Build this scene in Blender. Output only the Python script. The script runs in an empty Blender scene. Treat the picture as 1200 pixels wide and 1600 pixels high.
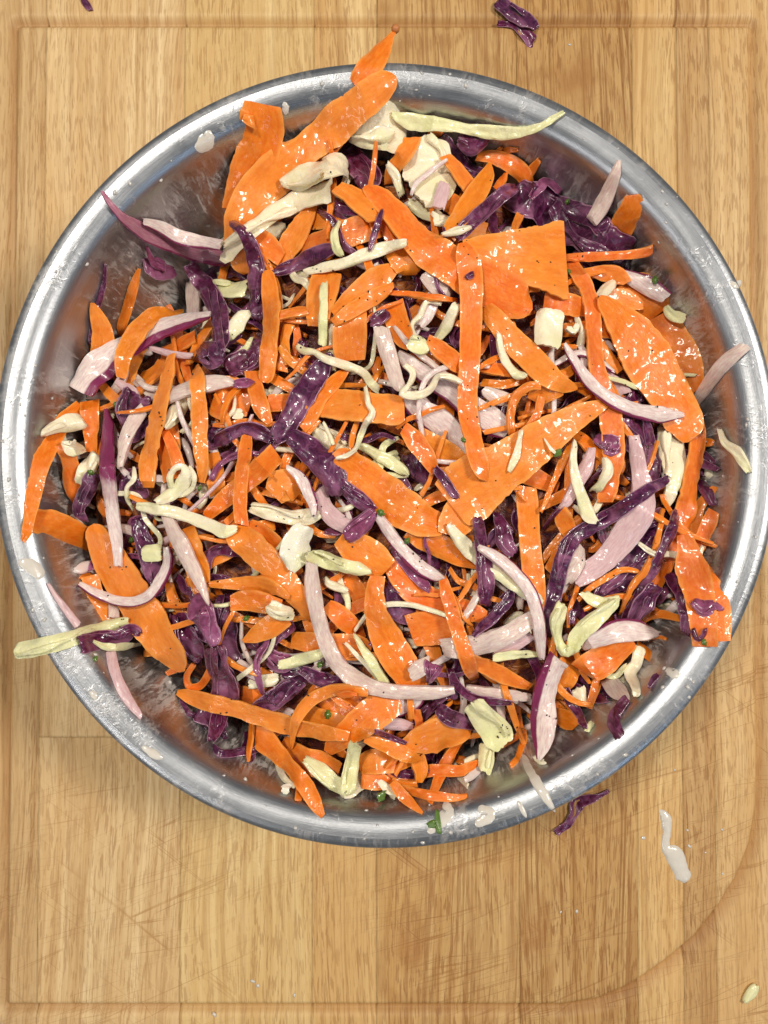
import bpy, bmesh, math, random, re
import numpy as np
from mathutils import Vector, noise as mnoise

random.seed(7)
scene = bpy.context.scene
COL = scene.collection

# ---------------------------------------------------------------- camera
F_PX = 1203.0
CAM_H = 0.400
TILT = math.radians(1.3)
cam_d = bpy.data.cameras.new("camera")
cam = bpy.data.objects.new("camera", cam_d)
COL.objects.link(cam)
cam_d.sensor_fit = 'HORIZONTAL'; cam_d.sensor_width = 36.0
cam_d.lens = 36.0 * F_PX / 1200.0
cam_d.clip_start = 0.01; cam_d.clip_end = 20.0
cam.location = (0, 0, CAM_H)
cam.rotation_euler = (TILT, 0, 0)
scene.camera = cam

# ---------------------------------------------------------------- world and lamps (indoor kitchen light)
world = bpy.data.worlds.new("World"); scene.world = world
world.use_nodes = True
bg = world.node_tree.nodes["Background"]
bg.inputs[0].default_value = (0.86, 0.93, 1.0, 1)
bg.inputs[1].default_value = 0.15

def area(name, loc, target, size, power, color, size_y=None):
    l = bpy.data.lights.new(name, 'AREA')
    l.energy = power; l.color = color
    l.shape = 'RECTANGLE' if size_y else 'DISK'
    l.size = size
    if size_y: l.size_y = size_y
    o = bpy.data.objects.new(name, l); COL.objects.link(o)
    o.location = loc
    d = Vector(target) - Vector(loc)
    o.rotation_euler = d.to_track_quat('-Z', 'Y').to_euler()
    return o
area("ceiling_lamp", (-0.42, 0.45, 1.45), (0, 0, 0.05), 0.20, 11.5, (1.0, 0.93, 0.82))
area("ceiling_panel", (0.95, 0.22, 1.30), (0, 0, 0.05), 0.26, 15.5, (1.0, 0.94, 0.85), 0.26)
area("lower_left_rim_light", (-0.75, -0.62, 0.95), (0, 0, 0.05), 0.60, 2.6, (1.0, 0.98, 0.95), 0.14)  # unseen soft light added to brighten the lower left of the rim
area("window", (0.95, -1.1, 0.9), (0, 0, 0.05), 0.16, 1.6, (0.50, 0.72, 1.0), 0.5)
scene.view_settings.view_transform = 'Standard'
scene.view_settings.look = 'None'
scene.view_settings.exposure = 0.0
scene.cycles.max_bounces = 8
scene.cycles.use_denoising = True

# ---------------------------------------------------------------- picture <-> place
CT, ST = math.cos(TILT), math.sin(TILT)
def unproject(px, py, z):
    a = (px - 600.0) / F_PX; b = -(py - 800.0) / F_PX
    dx, dy, dz = a, b * CT + ST, b * ST - CT
    t = (z - CAM_H) / dz
    return dx * t, dy * t
def px_size(z):
    return (CAM_H - z) / F_PX

# ---------------------------------------------------------------- bowl geometry
RIM_Z = 0.100
BX, BY = unproject(602, 704.5, RIM_Z - 0.002)
R_OUT = 611.0 * px_size(RIM_Z - 0.004)
SY = 1.004
# (radius / outer radius, depth below the rim top)
PROFILE = [(1.000, .0060), (1.0015, .0045), (.9995, .0028), (.994, .0012), (.984, .0003), (.970, .0000),
           (.952, .0005), (.936, .0014), (.922, .0029), (.911, .0052), (.903, .0088), (.896, .0142),
           (.884, .0225), (.868, .0330), (.840, .0450), (.795, .0570), (.730, .0680), (.640, .0780),
           (.520, .0860), (.400, .0905), (.250, .0930), (.0, .0930)]
_pr = np.array([p[0] for p in PROFILE[2:]][::-1]); _pz = np.array([p[1] for p in PROFILE[2:]][::-1])
def bowl_z(x, y):
    r = np.hypot(x - BX, (y - BY) / SY) / R_OUT
    z = RIM_Z - np.interp(r, _pr, _pz)
    return np.where(r > 1.0, RIM_Z - 0.004 - np.minimum((r - 1.0) * 0.03, 0.003), z)

# ---------------------------------------------------------------- helpers
def link(o, parent=None):
    COL.objects.link(o)
    if parent: o.parent = parent
    return o
def mesh_obj(name, verts, faces, mat, parent=None, smooth=True, uvs=None, data_name=None):
    me = bpy.data.meshes.new(data_name or name)
    me.from_pydata(verts, [], faces)
    if uvs is not None:
        uv = me.uv_layers.new(name="UVMap")
        idx = np.empty(len(me.loops), dtype=np.int32); me.loops.foreach_get("vertex_index", idx)
        uv.data.foreach_set("uv", np.asarray(uvs, dtype=np.float32)[idx].ravel())
    if smooth: me.polygons.foreach_set("use_smooth", [True] * len(me.polygons))
    if mat: 
        for m in (mat if isinstance(mat, (list, tuple)) else [mat]): me.materials.append(m)
    o = bpy.data.objects.new(name, me)
    return link(o, parent)
def empty(name, loc):
    o = bpy.data.objects.new(name, None); o.empty_display_size = 0.01; o.location = loc
    return link(o)
def tag(o, label=None, cat=None, group=None, kind=None):
    if label: o["label"] = label
    if cat: o["category"] = cat
    if group: o["group"] = group
    if kind: o["kind"] = kind
    return o

# ---------------------------------------------------------------- materials
class NT:
    def __init__(self, name):
        self.m = bpy.data.materials.new(name); self.m.use_nodes = True
        self.t = self.m.node_tree; self.n = self.t.nodes
        self.p = self.n["Principled BSDF"]
    def new(self, t, **kw):
        nd = self.n.new(t)
        for k, v in kw.items():
            if k in nd.inputs: self.set(nd.inputs[k], v)
            else: setattr(nd, k, v)
        return nd
    def set(self, inp, v):
        if hasattr(v, "is_output") or isinstance(v, bpy.types.NodeSocket): self.t.links.new(v, inp)
        else: inp.default_value = v
    def noise(self, vec, scale, detail=3, rough=.55, dist=0.0):
        nd = self.n.new("ShaderNodeTexNoise"); self.set(nd.inputs["Vector"], vec)
        nd.inputs["Scale"].default_value = scale; nd.inputs["Detail"].default_value = detail
        nd.inputs["Roughness"].default_value = rough; nd.inputs["Distortion"].default_value = dist
        return nd.outputs["Fac"]
    def map(self, vec, scale=(1, 1, 1), loc=(0, 0, 0), rot=(0, 0, 0)):
        nd = self.n.new("ShaderNodeMapping"); self.set(nd.inputs["Vector"], vec)
        self.set(nd.inputs["Scale"], scale)
        self.set(nd.inputs["Location"], loc)
        self.set(nd.inputs["Rotation"], rot)
        return nd.outputs[0]
    def ramp(self, fac, stops, interp='LINEAR'):
        nd = self.n.new("ShaderNodeValToRGB"); self.set(nd.inputs[0], fac)
        cr = nd.color_ramp; cr.interpolation = interp
        while len(cr.elements) < len(stops): cr.elements.new(0.5)
        for e, (p, c) in zip(cr.elements, stops):
            e.position = p; e.color = (c, c, c, 1) if isinstance(c, (int, float)) else (*c, 1)
        return nd.outputs[0]
    def mix(self, fac, a, b, mode='MIX'):
        nd = self.n.new("ShaderNodeMix"); nd.data_type = 'RGBA'; nd.blend_type = mode; nd.clamp_factor = True
        self.set(nd.inputs[0], fac)
        for inp, v in ((nd.inputs[6], a), (nd.inputs[7], b)):
            self.set(inp, (*v, 1) if isinstance(v, tuple) and len(v) == 3 else v)
        return nd.outputs[2]
    def math(self, op, a, b=0.0, c=None, clamp=False):
        nd = self.n.new("ShaderNodeMath"); nd.operation = op; nd.use_clamp = clamp
        self.set(nd.inputs[0], a); self.set(nd.inputs[1], b)
        if c is not None: self.set(nd.inputs[2], c)
        return nd.outputs[0]
    def bump(self, h, strength, dist, normal=None):
        nd = self.n.new("ShaderNodeBump"); self.set(nd.inputs["Height"], h)
        nd.inputs["Strength"].default_value = strength; nd.inputs["Distance"].default_value = dist
        if normal is not None: self.set(nd.inputs["Normal"], normal)
        return nd.outputs[0]
    def obj(self): return self.new("ShaderNodeTexCoord").outputs["Object"]
    def uv(self): return self.new("ShaderNodeTexCoord").outputs["UV"]
    def uvxy(self):
        s = self.new("ShaderNodeSeparateXYZ"); self.t.links.new(self.uv(), s.inputs[0]); return s.outputs[0], s.outputs[1]
    def info(self, k): return self.new("ShaderNodeObjectInfo").outputs[k]
    def P(self, **kw):
        for k, v in kw.items():
            k = k.replace("_", " ")
            self.set(self.p.inputs[k], (*v, 1) if isinstance(v, tuple) and len(v) == 3 and k not in ("Subsurface Radius",) else v)
        return self.m

def wet(T, pos, coat=0.7, rough=0.10, film=0.0):
    """clear dressing film: smooth runs, with beads gathered in patches"""
    patch = T.ramp(T.noise(pos, 60, 2), [(.56, 0.0), (.66, 1.0)])
    bead = T.noise(pos, 480, 1, .5)
    mid = T.noise(pos, 120, 2, .5)
    h = T.math('ADD', T.math('MULTIPLY', T.math('MULTIPLY', bead, patch), .14), T.math('MULTIPLY', mid, 0.75))
    T.t.links.new(T.bump(h, 1.0, 0.0028), T.p.inputs["Coat Normal"])
    T.P(Coat_Weight=coat, Coat_Roughness=rough, Coat_IOR=1.5)

def mat_carrot():
    T = NT("carrot_flesh"); pos = T.obj(); u, v = T.uvxy()
    tint = T.info("Color")
    # long fibres
    comb = T.new("ShaderNodeCombineXYZ"); T.set(comb.inputs[0], T.math('MULTIPLY', u, 40)); T.set(comb.inputs[1], T.math('MULTIPLY', v, 900))
    T.set(comb.inputs[2], T.math('MULTIPLY', T.info("Random"), 50))
    fib = T.noise(comb.outputs[0], 1.0, 3, .6)
    cl = T.noise(pos, 120, 3, .6)
    c = T.mix(T.ramp(cl, [(.35, 0.0), (.68, 1.0)]), T.mix(1.0, tint, (.93, .84, .70), 'MULTIPLY'), T.mix(.16, tint, (.95, .34, .05)))
    c = T.mix(T.ramp(fib, [(.40, .0), (.66, .50)]), c, T.mix(.5, tint, (1.0, .40, .06)))
    film = T.ramp(T.noise(pos, 210, 4, .65, .6), [(.52, 0.0), (.76, .28)])
    c = T.mix(film, c, (.92, .46, .18))
    edge = T.new("ShaderNodeAttribute", attribute_name="skin").outputs["Fac"]
    c = T.mix(T.ramp(edge, [(.55, 0.0), (1.0, .55)]), c, (.98, .42, .09))  # pale rim: thin edge highlights painted into the carrot colour
    comb3 = T.new("ShaderNodeCombineXYZ"); T.set(comb3.inputs[0], T.math('MULTIPLY', u, 5)); T.set(comb3.inputs[1], T.math('MULTIPLY', v, 260)); T.set(comb3.inputs[2], T.math('MULTIPLY', T.info("Random"), 90))
    c = T.mix(T.ramp(T.noise(comb3.outputs[0], 1.0, 2), [(.52, 0.0), (.62, .30)]), c, T.mix(1.0, tint, (.80, .62, .45), 'MULTIPLY'))
    b = T.bump(T.math('ADD', T.math('MULTIPLY', fib, .6), cl), .45, .0008)
    T.P(Base_Color=c, Roughness=.42, Normal=b, Subsurface_Weight=.12, Subsurface_Radius=(1.0, .35, .08), Subsurface_Scale=.0015, IOR=1.4)
    wet(T, pos, .55, .15)
    return T.m

def mat_onion():
    """uv.y 0..1 across the slice; the skin side is at v > 0.8; object colour alpha not used"""
    T = NT("red_onion_flesh"); pos = T.obj(); u, v = T.uvxy()
    tint = T.info("Color")
    comb = T.new("ShaderNodeCombineXYZ"); T.set(comb.inputs[0], T.math('MULTIPLY', u, 30)); T.set(comb.inputs[1], T.math('MULTIPLY', v, 1200))
    fib = T.noise(comb.outputs[0], 1.0, 3, .6)
    at = T.new("ShaderNodeAttribute", attribute_name="skin").outputs["Fac"]
    n = T.noise(pos, 160, 3)
    sk = T.math('ADD', at, T.math('MULTIPLY', T.math('SUBTRACT', n, .5), .35))
    c = T.mix(T.ramp(fib, [(.40, 0.0), (.64, .9)]), tint, T.mix(.55, tint, (.55, .30, .33)))
    c = T.mix(T.ramp(sk, [(.35, 0.0), (.50, .45), (.62, 1.0)]), c, T.mix(n, (.12, .008, .035), (.30, .035, .13)))
    b = T.bump(fib, .35, .0006)
    T.P(Base_Color=c, Roughness=.35, Normal=b, Subsurface_Weight=.45, Subsurface_Radius=(1.0, .7, .7), Subsurface_Scale=.003, IOR=1.4)
    wet(T, pos, .55, .15)
    return T.m

def mat_red():
    T = NT("red_cabbage_leaf"); pos = T.obj(); u, v = T.uvxy()
    tint = T.info("Color")
    n = T.noise(pos, 110, 4, .6, .5)
    n2 = T.noise(pos, 380, 3, .6)
    c = T.mix(T.ramp(n2, [(.3, 0.0), (.75, 1.0)]), T.mix(1.0, tint, (.45, .40, .45), 'MULTIPLY'), T.mix(.14, tint, (.60, .12, .36)))
    # paler lilac inner flesh of the leaf
    c = T.mix(T.ramp(T.noise(T.map(pos, (1, 1, 1), (3, 5, 1)), 75, 3, .6, .8), [(.52, 0.0), (.66, .60)]), c, (.40, .15, .27))
    # milky dressing pooled on the leaf
    milk = T.ramp(T.noise(pos, 150, 4, .62, 1.2), [(.60, 0.0), (.72, .28), (.86, .60)])
    c = T.mix(milk, c, (.56, .42, .52))
    edge = T.new("ShaderNodeAttribute", attribute_name="skin").outputs["Fac"]
    c = T.mix(T.ramp(T.math('ADD', edge, T.math('MULTIPLY', n2, .4)), [(.85, 0.0), (1.15, .65)]), c, (.52, .28, .38))
    vein = T.ramp(T.math('ABSOLUTE', T.math('SUBTRACT', T.noise(pos, 70, 2, .5, 1.5), .5)), [(0.0, .35), (.016, 0.0)])
    c = T.mix(vein, c, (.30, .11, .22))
    b = T.bump(n, .30, .0010)
    T.P(Base_Color=c, Roughness=.30, Normal=b, Subsurface_Weight=.05, Subsurface_Radius=(1.0, .4, .7), Subsurface_Scale=.001, IOR=1.42)
    wet(T, pos, .6, .12)
    return T.m

def mat_white():
    T = NT("white_cabbage_leaf"); pos = T.obj(); u, v = T.uvxy()
    tint = T.info("Color")
    n = T.noise(pos, 120, 4, .6, .4)
    comb = T.new("ShaderNodeCombineXYZ"); T.set(comb.inputs[0], T.math('MULTIPLY', u, 60)); T.set(comb.inputs[1], T.math('MULTIPLY', v, 700))
    fib = T.noise(comb.outputs[0], 1.0, 3, .6)
    c = T.mix(T.ramp(n, [(.35, 0.0), (.70, 1.0)]), tint, T.mix(.35, tint, (.86, .78, .60)))
    c = T.mix(T.ramp(fib, [(.45, 0.0), (.80, .45)]), c, T.mix(.3, tint, (.60, .54, .25)))
    c = T.mix(T.ramp(T.noise(pos, 55, 2), [(.50, 0.0), (.66, .38)]), c, (.66, .70, .26))
    b = T.bump(T.math('ADD', T.math('MULTIPLY', fib, .5), n), .6, .0012)
    T.P(Base_Color=c, Roughness=.38, Normal=b, Subsurface_Weight=.3, Subsurface_Radius=(1.0, .9, .5), Subsurface_Scale=.002, IOR=1.4)
    wet(T, pos, .55, .15)
    return T.m

def mat_herb():
    T = NT("herb_leaf"); pos = T.obj()
    n = T.noise(pos, 900, 3)
    T.P(Base_Color=T.mix(n, (.05, .12, .012), (.16, .26, .05)), Roughness=.3, Normal=T.bump(n, .5, .0004))
    wet(T, pos, .6, .1)
    return T.m

def mat_simple(name, col, rough=.4, **kw):
    T = NT(name); T.P(Base_Color=col, Roughness=rough, **kw); return T.m

def mat_dressing():
    T = NT("creamy_dressing"); pos = T.obj()
    n = T.noise(pos, 300, 3)
    T.P(Base_Color=T.mix(n, (.62, .56, .48), (.76, .71, .63)), Roughness=.22, Subsurface_Weight=.4, Subsurface_Radius=(1, .9, .7),
        Subsurface_Scale=.002, Coat_Weight=.5, Coat_Roughness=.05, Normal=T.bump(n, .3, .0006))
    return T.m

def mat_steel():
    T = NT("brushed_steel"); u, v = T.uvxy(); pos = T.obj()
    # spun finish: fine rings run round the bowl
    comb = T.new("ShaderNodeCombineXYZ"); T.set(comb.inputs[0], T.math('MULTIPLY', u, 26)); T.set(comb.inputs[1], T.math('MULTIPLY', v, 420))
    ring = T.noise(comb.outputs[0], 1.0, 4, .65)
    sm = T.noise(pos, 45, 4, .6)
    fine = T.noise(pos, 700, 3, .6)
    base = T.mix(T.ramp(ring, [(.3, 0.0), (.75, 1.0)]), (.33, .34, .36), (.50, .51, .53))
    rough = T.math('ADD', .15, T.math('ADD', T.math('MULTIPLY', ring, .16), T.math('MULTIPLY', sm, .26)))
    # dressing wiped over the metal: thin where it is drawn out, denser inside
    comb2 = T.new("ShaderNodeCombineXYZ"); T.set(comb2.inputs[0], T.math('MULTIPLY', u, 130)); T.set(comb2.inputs[1], T.math('MULTIPLY', v, 7))
    drag = T.noise(comb2.outputs[0], 1.0, 5, .65, 1.6)
    blot = T.noise(pos, 30, 5, .62, .8)
    curd = T.noise(pos, 240, 4, .65, 1.6)
    inside = T.ramp(v, [(.10, 0.0), (.20, .5), (.28, 1.0)])
    s1 = T.ramp(T.math('ADD', T.math('MULTIPLY', drag, .55), T.math('MULTIPLY', blot, .45)), [(.48, 0.0), (.515, .25), (.56, .9)])
    s2 = T.ramp(T.math('ADD', T.math('MULTIPLY', curd, .6), T.math('MULTIPLY', blot, .4)), [(.50, 0.0), (.55, .55)])
    s = T.math('MAXIMUM', s1, T.math('MULTIPLY', s2, .35))
    rimpart = T.math('MULTIPLY', T.ramp(T.math('ADD', T.math('MULTIPLY', curd, .4), T.math('MULTIPLY', blot, .6)), [(.55, 0.0), (.62, .42)]), .8)
    film = T.mix(inside, rimpart, T.math('ADD', T.math('MULTIPLY', s, .78), .10))
    b = T.bump(T.math('ADD', T.math('MULTIPLY', ring, .25), T.math('MULTIPLY', fine, .25)), .25, .0006)
    b2 = T.bump(film, .5, .00025, b)
    T.P(Base_Color=base, Metallic=1.0, Roughness=rough, Normal=b2, Anisotropic=.0)
    d = T.new("ShaderNodeBsdfPrincipled")
    T.set(d.inputs["Base Color"], (.62, .58, .54, 1)); T.set(d.inputs["Roughness"], .25); T.set(d.inputs["Normal"], b2)
    T.set(d.inputs["Coat Weight"], .5); T.set(d.inputs["Coat Roughness"], .06)
    mx = T.new("ShaderNodeMixShader"); T.set(mx.inputs[0], film)
    T.t.links.new(T.p.outputs[0], mx.inputs[1]); T.t.links.new(d.outputs[0], mx.inputs[2])
    out = [n for n in T.n if n.type == 'OUTPUT_MATERIAL'][0]
    T.t.links.new(mx.outputs[0], out.inputs[0])
    return T.m

def mat_wood():
    """hevea butcher-block: tint and seed come from the stave's own colour"""
    T = NT("hevea_wood"); pos = T.obj()
    tint = T.info("Color"); rnd = T.info("Random")
    off = T.new("ShaderNodeCombineXYZ"); T.set(off.inputs[0], T.math('MULTIPLY', rnd, 7.0)); T.set(off.inputs[1], T.math('MULTIPLY', rnd, 13.0)); T.set(off.inputs[2], T.math('MULTIPLY', rnd, 3.0))
    va = T.new("ShaderNodeVectorMath", operation='ADD'); T.set(va.inputs[0], pos); T.t.links.new(off.outputs[0], va.inputs[1])
    p = va.outputs[0]
    # slow wander so that the grain is not ruler straight
    w = T.noise(T.map(p, (9, 3, 1)), 1.0, 2)
    wv = T.new("ShaderNodeCombineXYZ"); T.set(wv.inputs[0], T.math('MULTIPLY', T.math('SUBTRACT', w, .5), .030))
    vb = T.new("ShaderNodeVectorMath", operation='ADD'); T.t.links.new(p, vb.inputs[0]); T.t.links.new(wv.outputs[0], vb.inputs[1])
    g = vb.outputs[0]
    band = T.noise(T.map(g, (230, 6, 1)), 1.0, 5, .65, .3)
    broad = T.noise(T.map(g, (26, 4, 1)), 1.0, 3, .55, .6)
    fibre = T.noise(T.map(g, (900, 30, 1)), 1.0, 3, .6)
    pore = T.noise(T.map(g, (1050, 95, 1)), 1.0, 2, .5)
    pore_m = T.ramp(pore, [(.525, 0.0), (.60, 1.0)])
    pore_d = T.math('MULTIPLY', pore_m, T.ramp(T.noise(T.map(g, (60, 10, 1)), 1.0, 3), [(.30, .25), (.62, 1.0)]))
    c = T.mix(T.ramp(band, [(.36, 0.0), (.64, 1.0)]), tint, T.mix(1.0, tint, (.66, .54, .40), 'MULTIPLY'))
    c = T.mix(T.ramp(broad, [(.38, 0.0), (.62, .75)]), c, T.mix(1.0, tint, (.80, .66, .50), 'MULTIPLY'))
    c = T.mix(T.ramp(fibre, [(.35, .22), (.70, .0)]), c, T.mix(1.0, tint, (1.12, 1.12, 1.08), 'MULTIPLY'))
    ln = T.ramp(T.noise(T.map(g, (520, 6, 1)), 1.0, 3, .6, .2), [(.53, 0.0), (.62, 1.0)])
    ln = T.math('MULTIPLY', ln, T.math('MULTIPLY_ADD', T.info('Alpha'), .60, .14))
    c = T.mix(ln, c, T.mix(1.0, tint, (.45, .30, .18), 'MULTIPLY'))
    c = T.mix(T.math('MULTIPLY', pore_d, T.math('MULTIPLY_ADD', T.info('Alpha'), .35, .38)), c, T.mix(1.0, tint, (.40, .24, .13), 'MULTIPLY'))
    return T, pos, g, tint, c, fibre, pore_d, p

def finish_wood(figure):
    T, pos, g, tint, c, fibre, pore_d, p = mat_wood()
    T.m.name = "hevea_wood_" + figure
    if figure in ("flame", "flame2"):
        # cathedral figure and a knot
        kx, ky = KNOTS[figure][0]
        k = T.map(pos, (1, .34, 1), (-kx, -ky * .34, 0))
        wv = T.new("ShaderNodeTexWave", wave_type='RINGS', rings_direction='SPHERICAL'); T.set(wv.inputs["Vector"], k)
        wv.inputs["Scale"].default_value = 34; wv.inputs["Distortion"].default_value = 9.0
        wv.inputs["Detail"].default_value = 3; wv.inputs["Detail Scale"].default_value = 1.2
        c = T.mix(T.ramp(wv.outputs["Fac"], [(.50, 0.0), (.95, .30)]), c, T.mix(1.0, tint, (.52, .34, .20), 'MULTIPLY'))
        for (kx, ky) in KNOTS[figure]:
            kk = T.map(pos, (1, .62, 1), (-kx, -ky * .62, 0))
            ln = T.new("ShaderNodeVectorMath", operation='LENGTH'); T.t.links.new(kk, ln.inputs[0])
            dd = T.math('ADD', ln.outputs["Value"], T.math('MULTIPLY', T.math('SUBTRACT', T.noise(pos, 90, 3), .5), .012))
            c = T.mix(T.ramp(dd, [(0.001, .60), (.005, .32), (.012, 0.0)]), c, T.mix(1.0, tint, (.58, .38, .24), 'MULTIPLY'))
    # knife cuts, denser in the working area
    area_m = T.ramp(T.noise(T.map(pos, (6, 5, 1)), 1.0, 2), [(.38, 0.0), (.58, 1.0)])
    cuts = None
    for ang, sc, th in ((17, 230, .018), (24, 180, .014), (-38, 150, .009), (9, 260, .011)):
        r = T.map(pos, (1, 1, 1), (0, 0, 0), (0, 0, math.radians(-ang)))
        n = T.noise(T.map(r, (3.2, sc, 1), (ang, ang * 2.3, 0)), 1.0, 1, .4)
        line = T.ramp(T.math('ABSOLUTE', T.math('SUBTRACT', n, .5)), [(0.0, 1.0), (th, 0.0)])
        msk = T.ramp(T.noise(T.map(r, (16, 60, 1), (3 * ang, 0, 0)), 1.0, 2), [(.50, 0.0), (.58, 1.0)])
        line = T.math('MULTIPLY', line, msk)
        cuts = line if cuts is None else T.math('MAXIMUM', cuts, line)
    sp = T.new("ShaderNodeSeparateXYZ"); T.t.links.new(pos, sp.inputs[0])
    low = T.ramp(T.math('ADD', T.math('MULTIPLY', sp.outputs[1], -2.2), .22), [(.05, .12), (.42, 1.0)])
    cuts = T.math('MULTIPLY', T.math('MULTIPLY', cuts, area_m), low)
    c = T.mix(T.math('MULTIPLY', cuts, .75), c, T.mix(1.0, tint, (.50, .33, .18), 'MULTIPLY'))
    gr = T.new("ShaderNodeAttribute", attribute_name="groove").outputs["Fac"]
    c = T.mix(T.ramp(gr, [(.05, 0.0), (.45, .45), (.95, .95)]), c, T.mix(1.0, tint, (.50, .34, .20), 'MULTIPLY'))  # darkens the groove: its shade painted in along with oil staining
    h = T.math('SUBTRACT', T.math('MULTIPLY', fibre, .35), T.math('ADD', T.math('MULTIPLY', pore_d, .6), cuts))
    T.P(Base_Color=c, Roughness=T.math('ADD', .44, T.math('MULTIPLY', fibre, .12)), Normal=T.bump(h, .35, .0006), IOR=1.4)
    return T.m

# ---------------------------------------------------------------- cutting board
gp = [unproject(*q, 0.0) for q in ((28, 41), (1170, 41))]
X0, Y1 = gp[0]; X1 = gp[1][0]
Y0 = unproject(600, 1569, 0.0)[1]
GROOVE = [(X0, Y1), (X0, Y0)]
GR = [unproject(*q, 0.0) for q in ((880, 1569), (935, 1560), (985, 1538), (1040, 1500), (1085, 1462), (1122, 1415), (1150, 1370), (1170, 1320), (1181, 1260), (1183, 1200))]
GROOVE = [(X0, Y1), (X0, Y0)] + GR[:1] + GR[1:-1] + [(X1, GR[-1][1]), (X1, Y1), (X0, Y1)]
def seg_dist(px, py, pts):
    d = np.full(px.shape, 9.0)
    for (ax, ay), (bx, by) in zip(pts[:-1], pts[1:]):
        vx, vy = bx - ax, by - ay; L = vx * vx + vy * vy + 1e-12
        t = np.clip(((px - ax) * vx + (py - ay) * vy) / L, 0, 1)
        d = np.minimum(d, np.hypot(px - ax - t * vx, py - ay - t * vy))
    return d
def inside_poly(x, y, poly):
    ins = np.zeros(x.shape, bool)
    for (ax, ay), (bx_, by_) in zip(poly, poly[1:] + poly[:1]):
        c = ((ay > y) != (by_ > y)) & (x < (bx_ - ax) * (y - ay) / (by_ - ay + 1e-12) + ax)
        ins ^= c
    return ins
KNOTS = {"flame": [unproject(832, 1455, 0), unproject(905, 130, 0)], "flame2": [unproject(640, 1480, 0)]}

def build_board():
    board = empty("cutting_board", (0, 0, 0))
    tag(board, "large pale butcher-block cutting board of vertical staves with a juice groove", "cutting board")
    bx = [unproject(q, 1550, 0)[0] for q in (-70, 57, 280, 487, 588, 812, 998, 1069, 1121, 1270)]
    ytop, ybot = unproject(600, -70, 0)[1], unproject(600, 1680, 0)[1]
    tints = [(.68, .47, .26, .3), (.78, .565, .33, .25), (.80, .59, .32, .2), (.75, .52, .27, .35), (.66, .43, .205, .7), (.61, .385, .175, 1.0), (.78, .54, .28, .3), (.62, .40, .20, .6), (.76, .53, .29, .3)]
    figs = ["plain", "plain", "plain", "plain", "flame2", "flame", "plain", "plain", "plain"]
    mats = {f: finish_wood(f) for f in set(figs)}
    cuts = {1: [unproject(100, 1152, 0)[1]], 3: [unproject(540, 420, 0)[1]], 7: [unproject(1095, 900, 0)[1]], 8: [], 0: [unproject(20, 640, 0)[1]]}
    step = 0.0013; first = None
    for i in range(len(bx) - 1):
        ys = [ybot] + sorted(cuts.get(i, [])) + [ytop]
        for k in range(len(ys) - 1):
            xa, xb, ya, yb = bx[i] + .00001, bx[i + 1] - .00001, ys[k] + .00002, ys[k + 1] - .00002
            nx = max(4, int((xb - xa) / step)); ny = max(4, int((yb - ya) / step))
            gx = np.linspace(xa, xb, nx + 1); gy = np.linspace(ya, yb, ny + 1)
            X, Y = np.meshgrid(gx, gy)
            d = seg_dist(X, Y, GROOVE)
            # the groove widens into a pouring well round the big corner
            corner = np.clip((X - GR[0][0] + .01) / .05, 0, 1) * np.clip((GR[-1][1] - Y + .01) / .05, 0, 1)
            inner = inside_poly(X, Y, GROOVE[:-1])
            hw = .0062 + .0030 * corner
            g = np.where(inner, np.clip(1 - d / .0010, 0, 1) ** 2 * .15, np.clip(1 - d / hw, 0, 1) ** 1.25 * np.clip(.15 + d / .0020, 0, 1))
            wob = np.array([[mnoise.noise(Vector((a * 60, b * 14, i))) for a in gx[::4]] for b in gy[::8]])
            wob = np.kron(wob, np.ones((8, 4)))[:ny + 1, :nx + 1] if False else 0
            Z = -.0050 * g
            eb = np.minimum(np.minimum(X - xa, xb - X), np.minimum(Y - ya, yb - Y))
            Z = Z - .00003 * np.clip(1 - eb / .0012, 0, 1)
            verts = np.stack([X, Y, Z], -1).reshape(-1, 3)
            W = nx + 1
            idx = np.arange((nx + 1) * (ny + 1)).reshape(ny + 1, nx + 1)
            f = np.stack([idx[:-1, :-1], idx[:-1, 1:], idx[1:, 1:], idx[1:, :-1]], -1).reshape(-1, 4).tolist()
            vv = verts.tolist(); n0 = len(vv)
            # sides and underside
            ring = list(idx[0, :]) + list(idx[1:, -1]) + list(idx[-1, -2::-1]) + list(idx[-2:0:-1, 0])
            for r in ring: vv.append([vv[r][0], vv[r][1], -.030])
            m = len(ring)
            for a in range(m): f.append([int(ring[a]), n0 + a, n0 + (a + 1) % m, int(ring[(a + 1) % m])])
            f.append([n0 + a for a in range(m)][::-1])
            o = mesh_obj("stave", vv, f, mats[figs[i]], board)
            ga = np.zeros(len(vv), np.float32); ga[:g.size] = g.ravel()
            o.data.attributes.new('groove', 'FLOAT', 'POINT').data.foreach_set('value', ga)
            t = tints[i]; j = 1.0 + .05 * (k % 2)
            o.color = (t[0] * j, t[1] * j, t[2] * j * .90, t[3])
    return board
build_board()
c = mat_simple("counter_laminate", (.30, .28, .26), .5)
cm = NT("counter_stone"); cn = cm.noise(cm.obj(), 60, 5)
cm.P(Base_Color=cm.mix(cn, (.18, .17, .16), (.36, .34, .32)), Roughness=.35)
tag(mesh_obj("countertop", [(-1.4, -1.4, -.0305), (1.4, -1.4, -.0305), (1.4, 1.4, -.0305), (-1.4, 1.4, -.0305)], [(0, 1, 2, 3)], cm.m, smooth=False), kind="structure")

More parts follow.
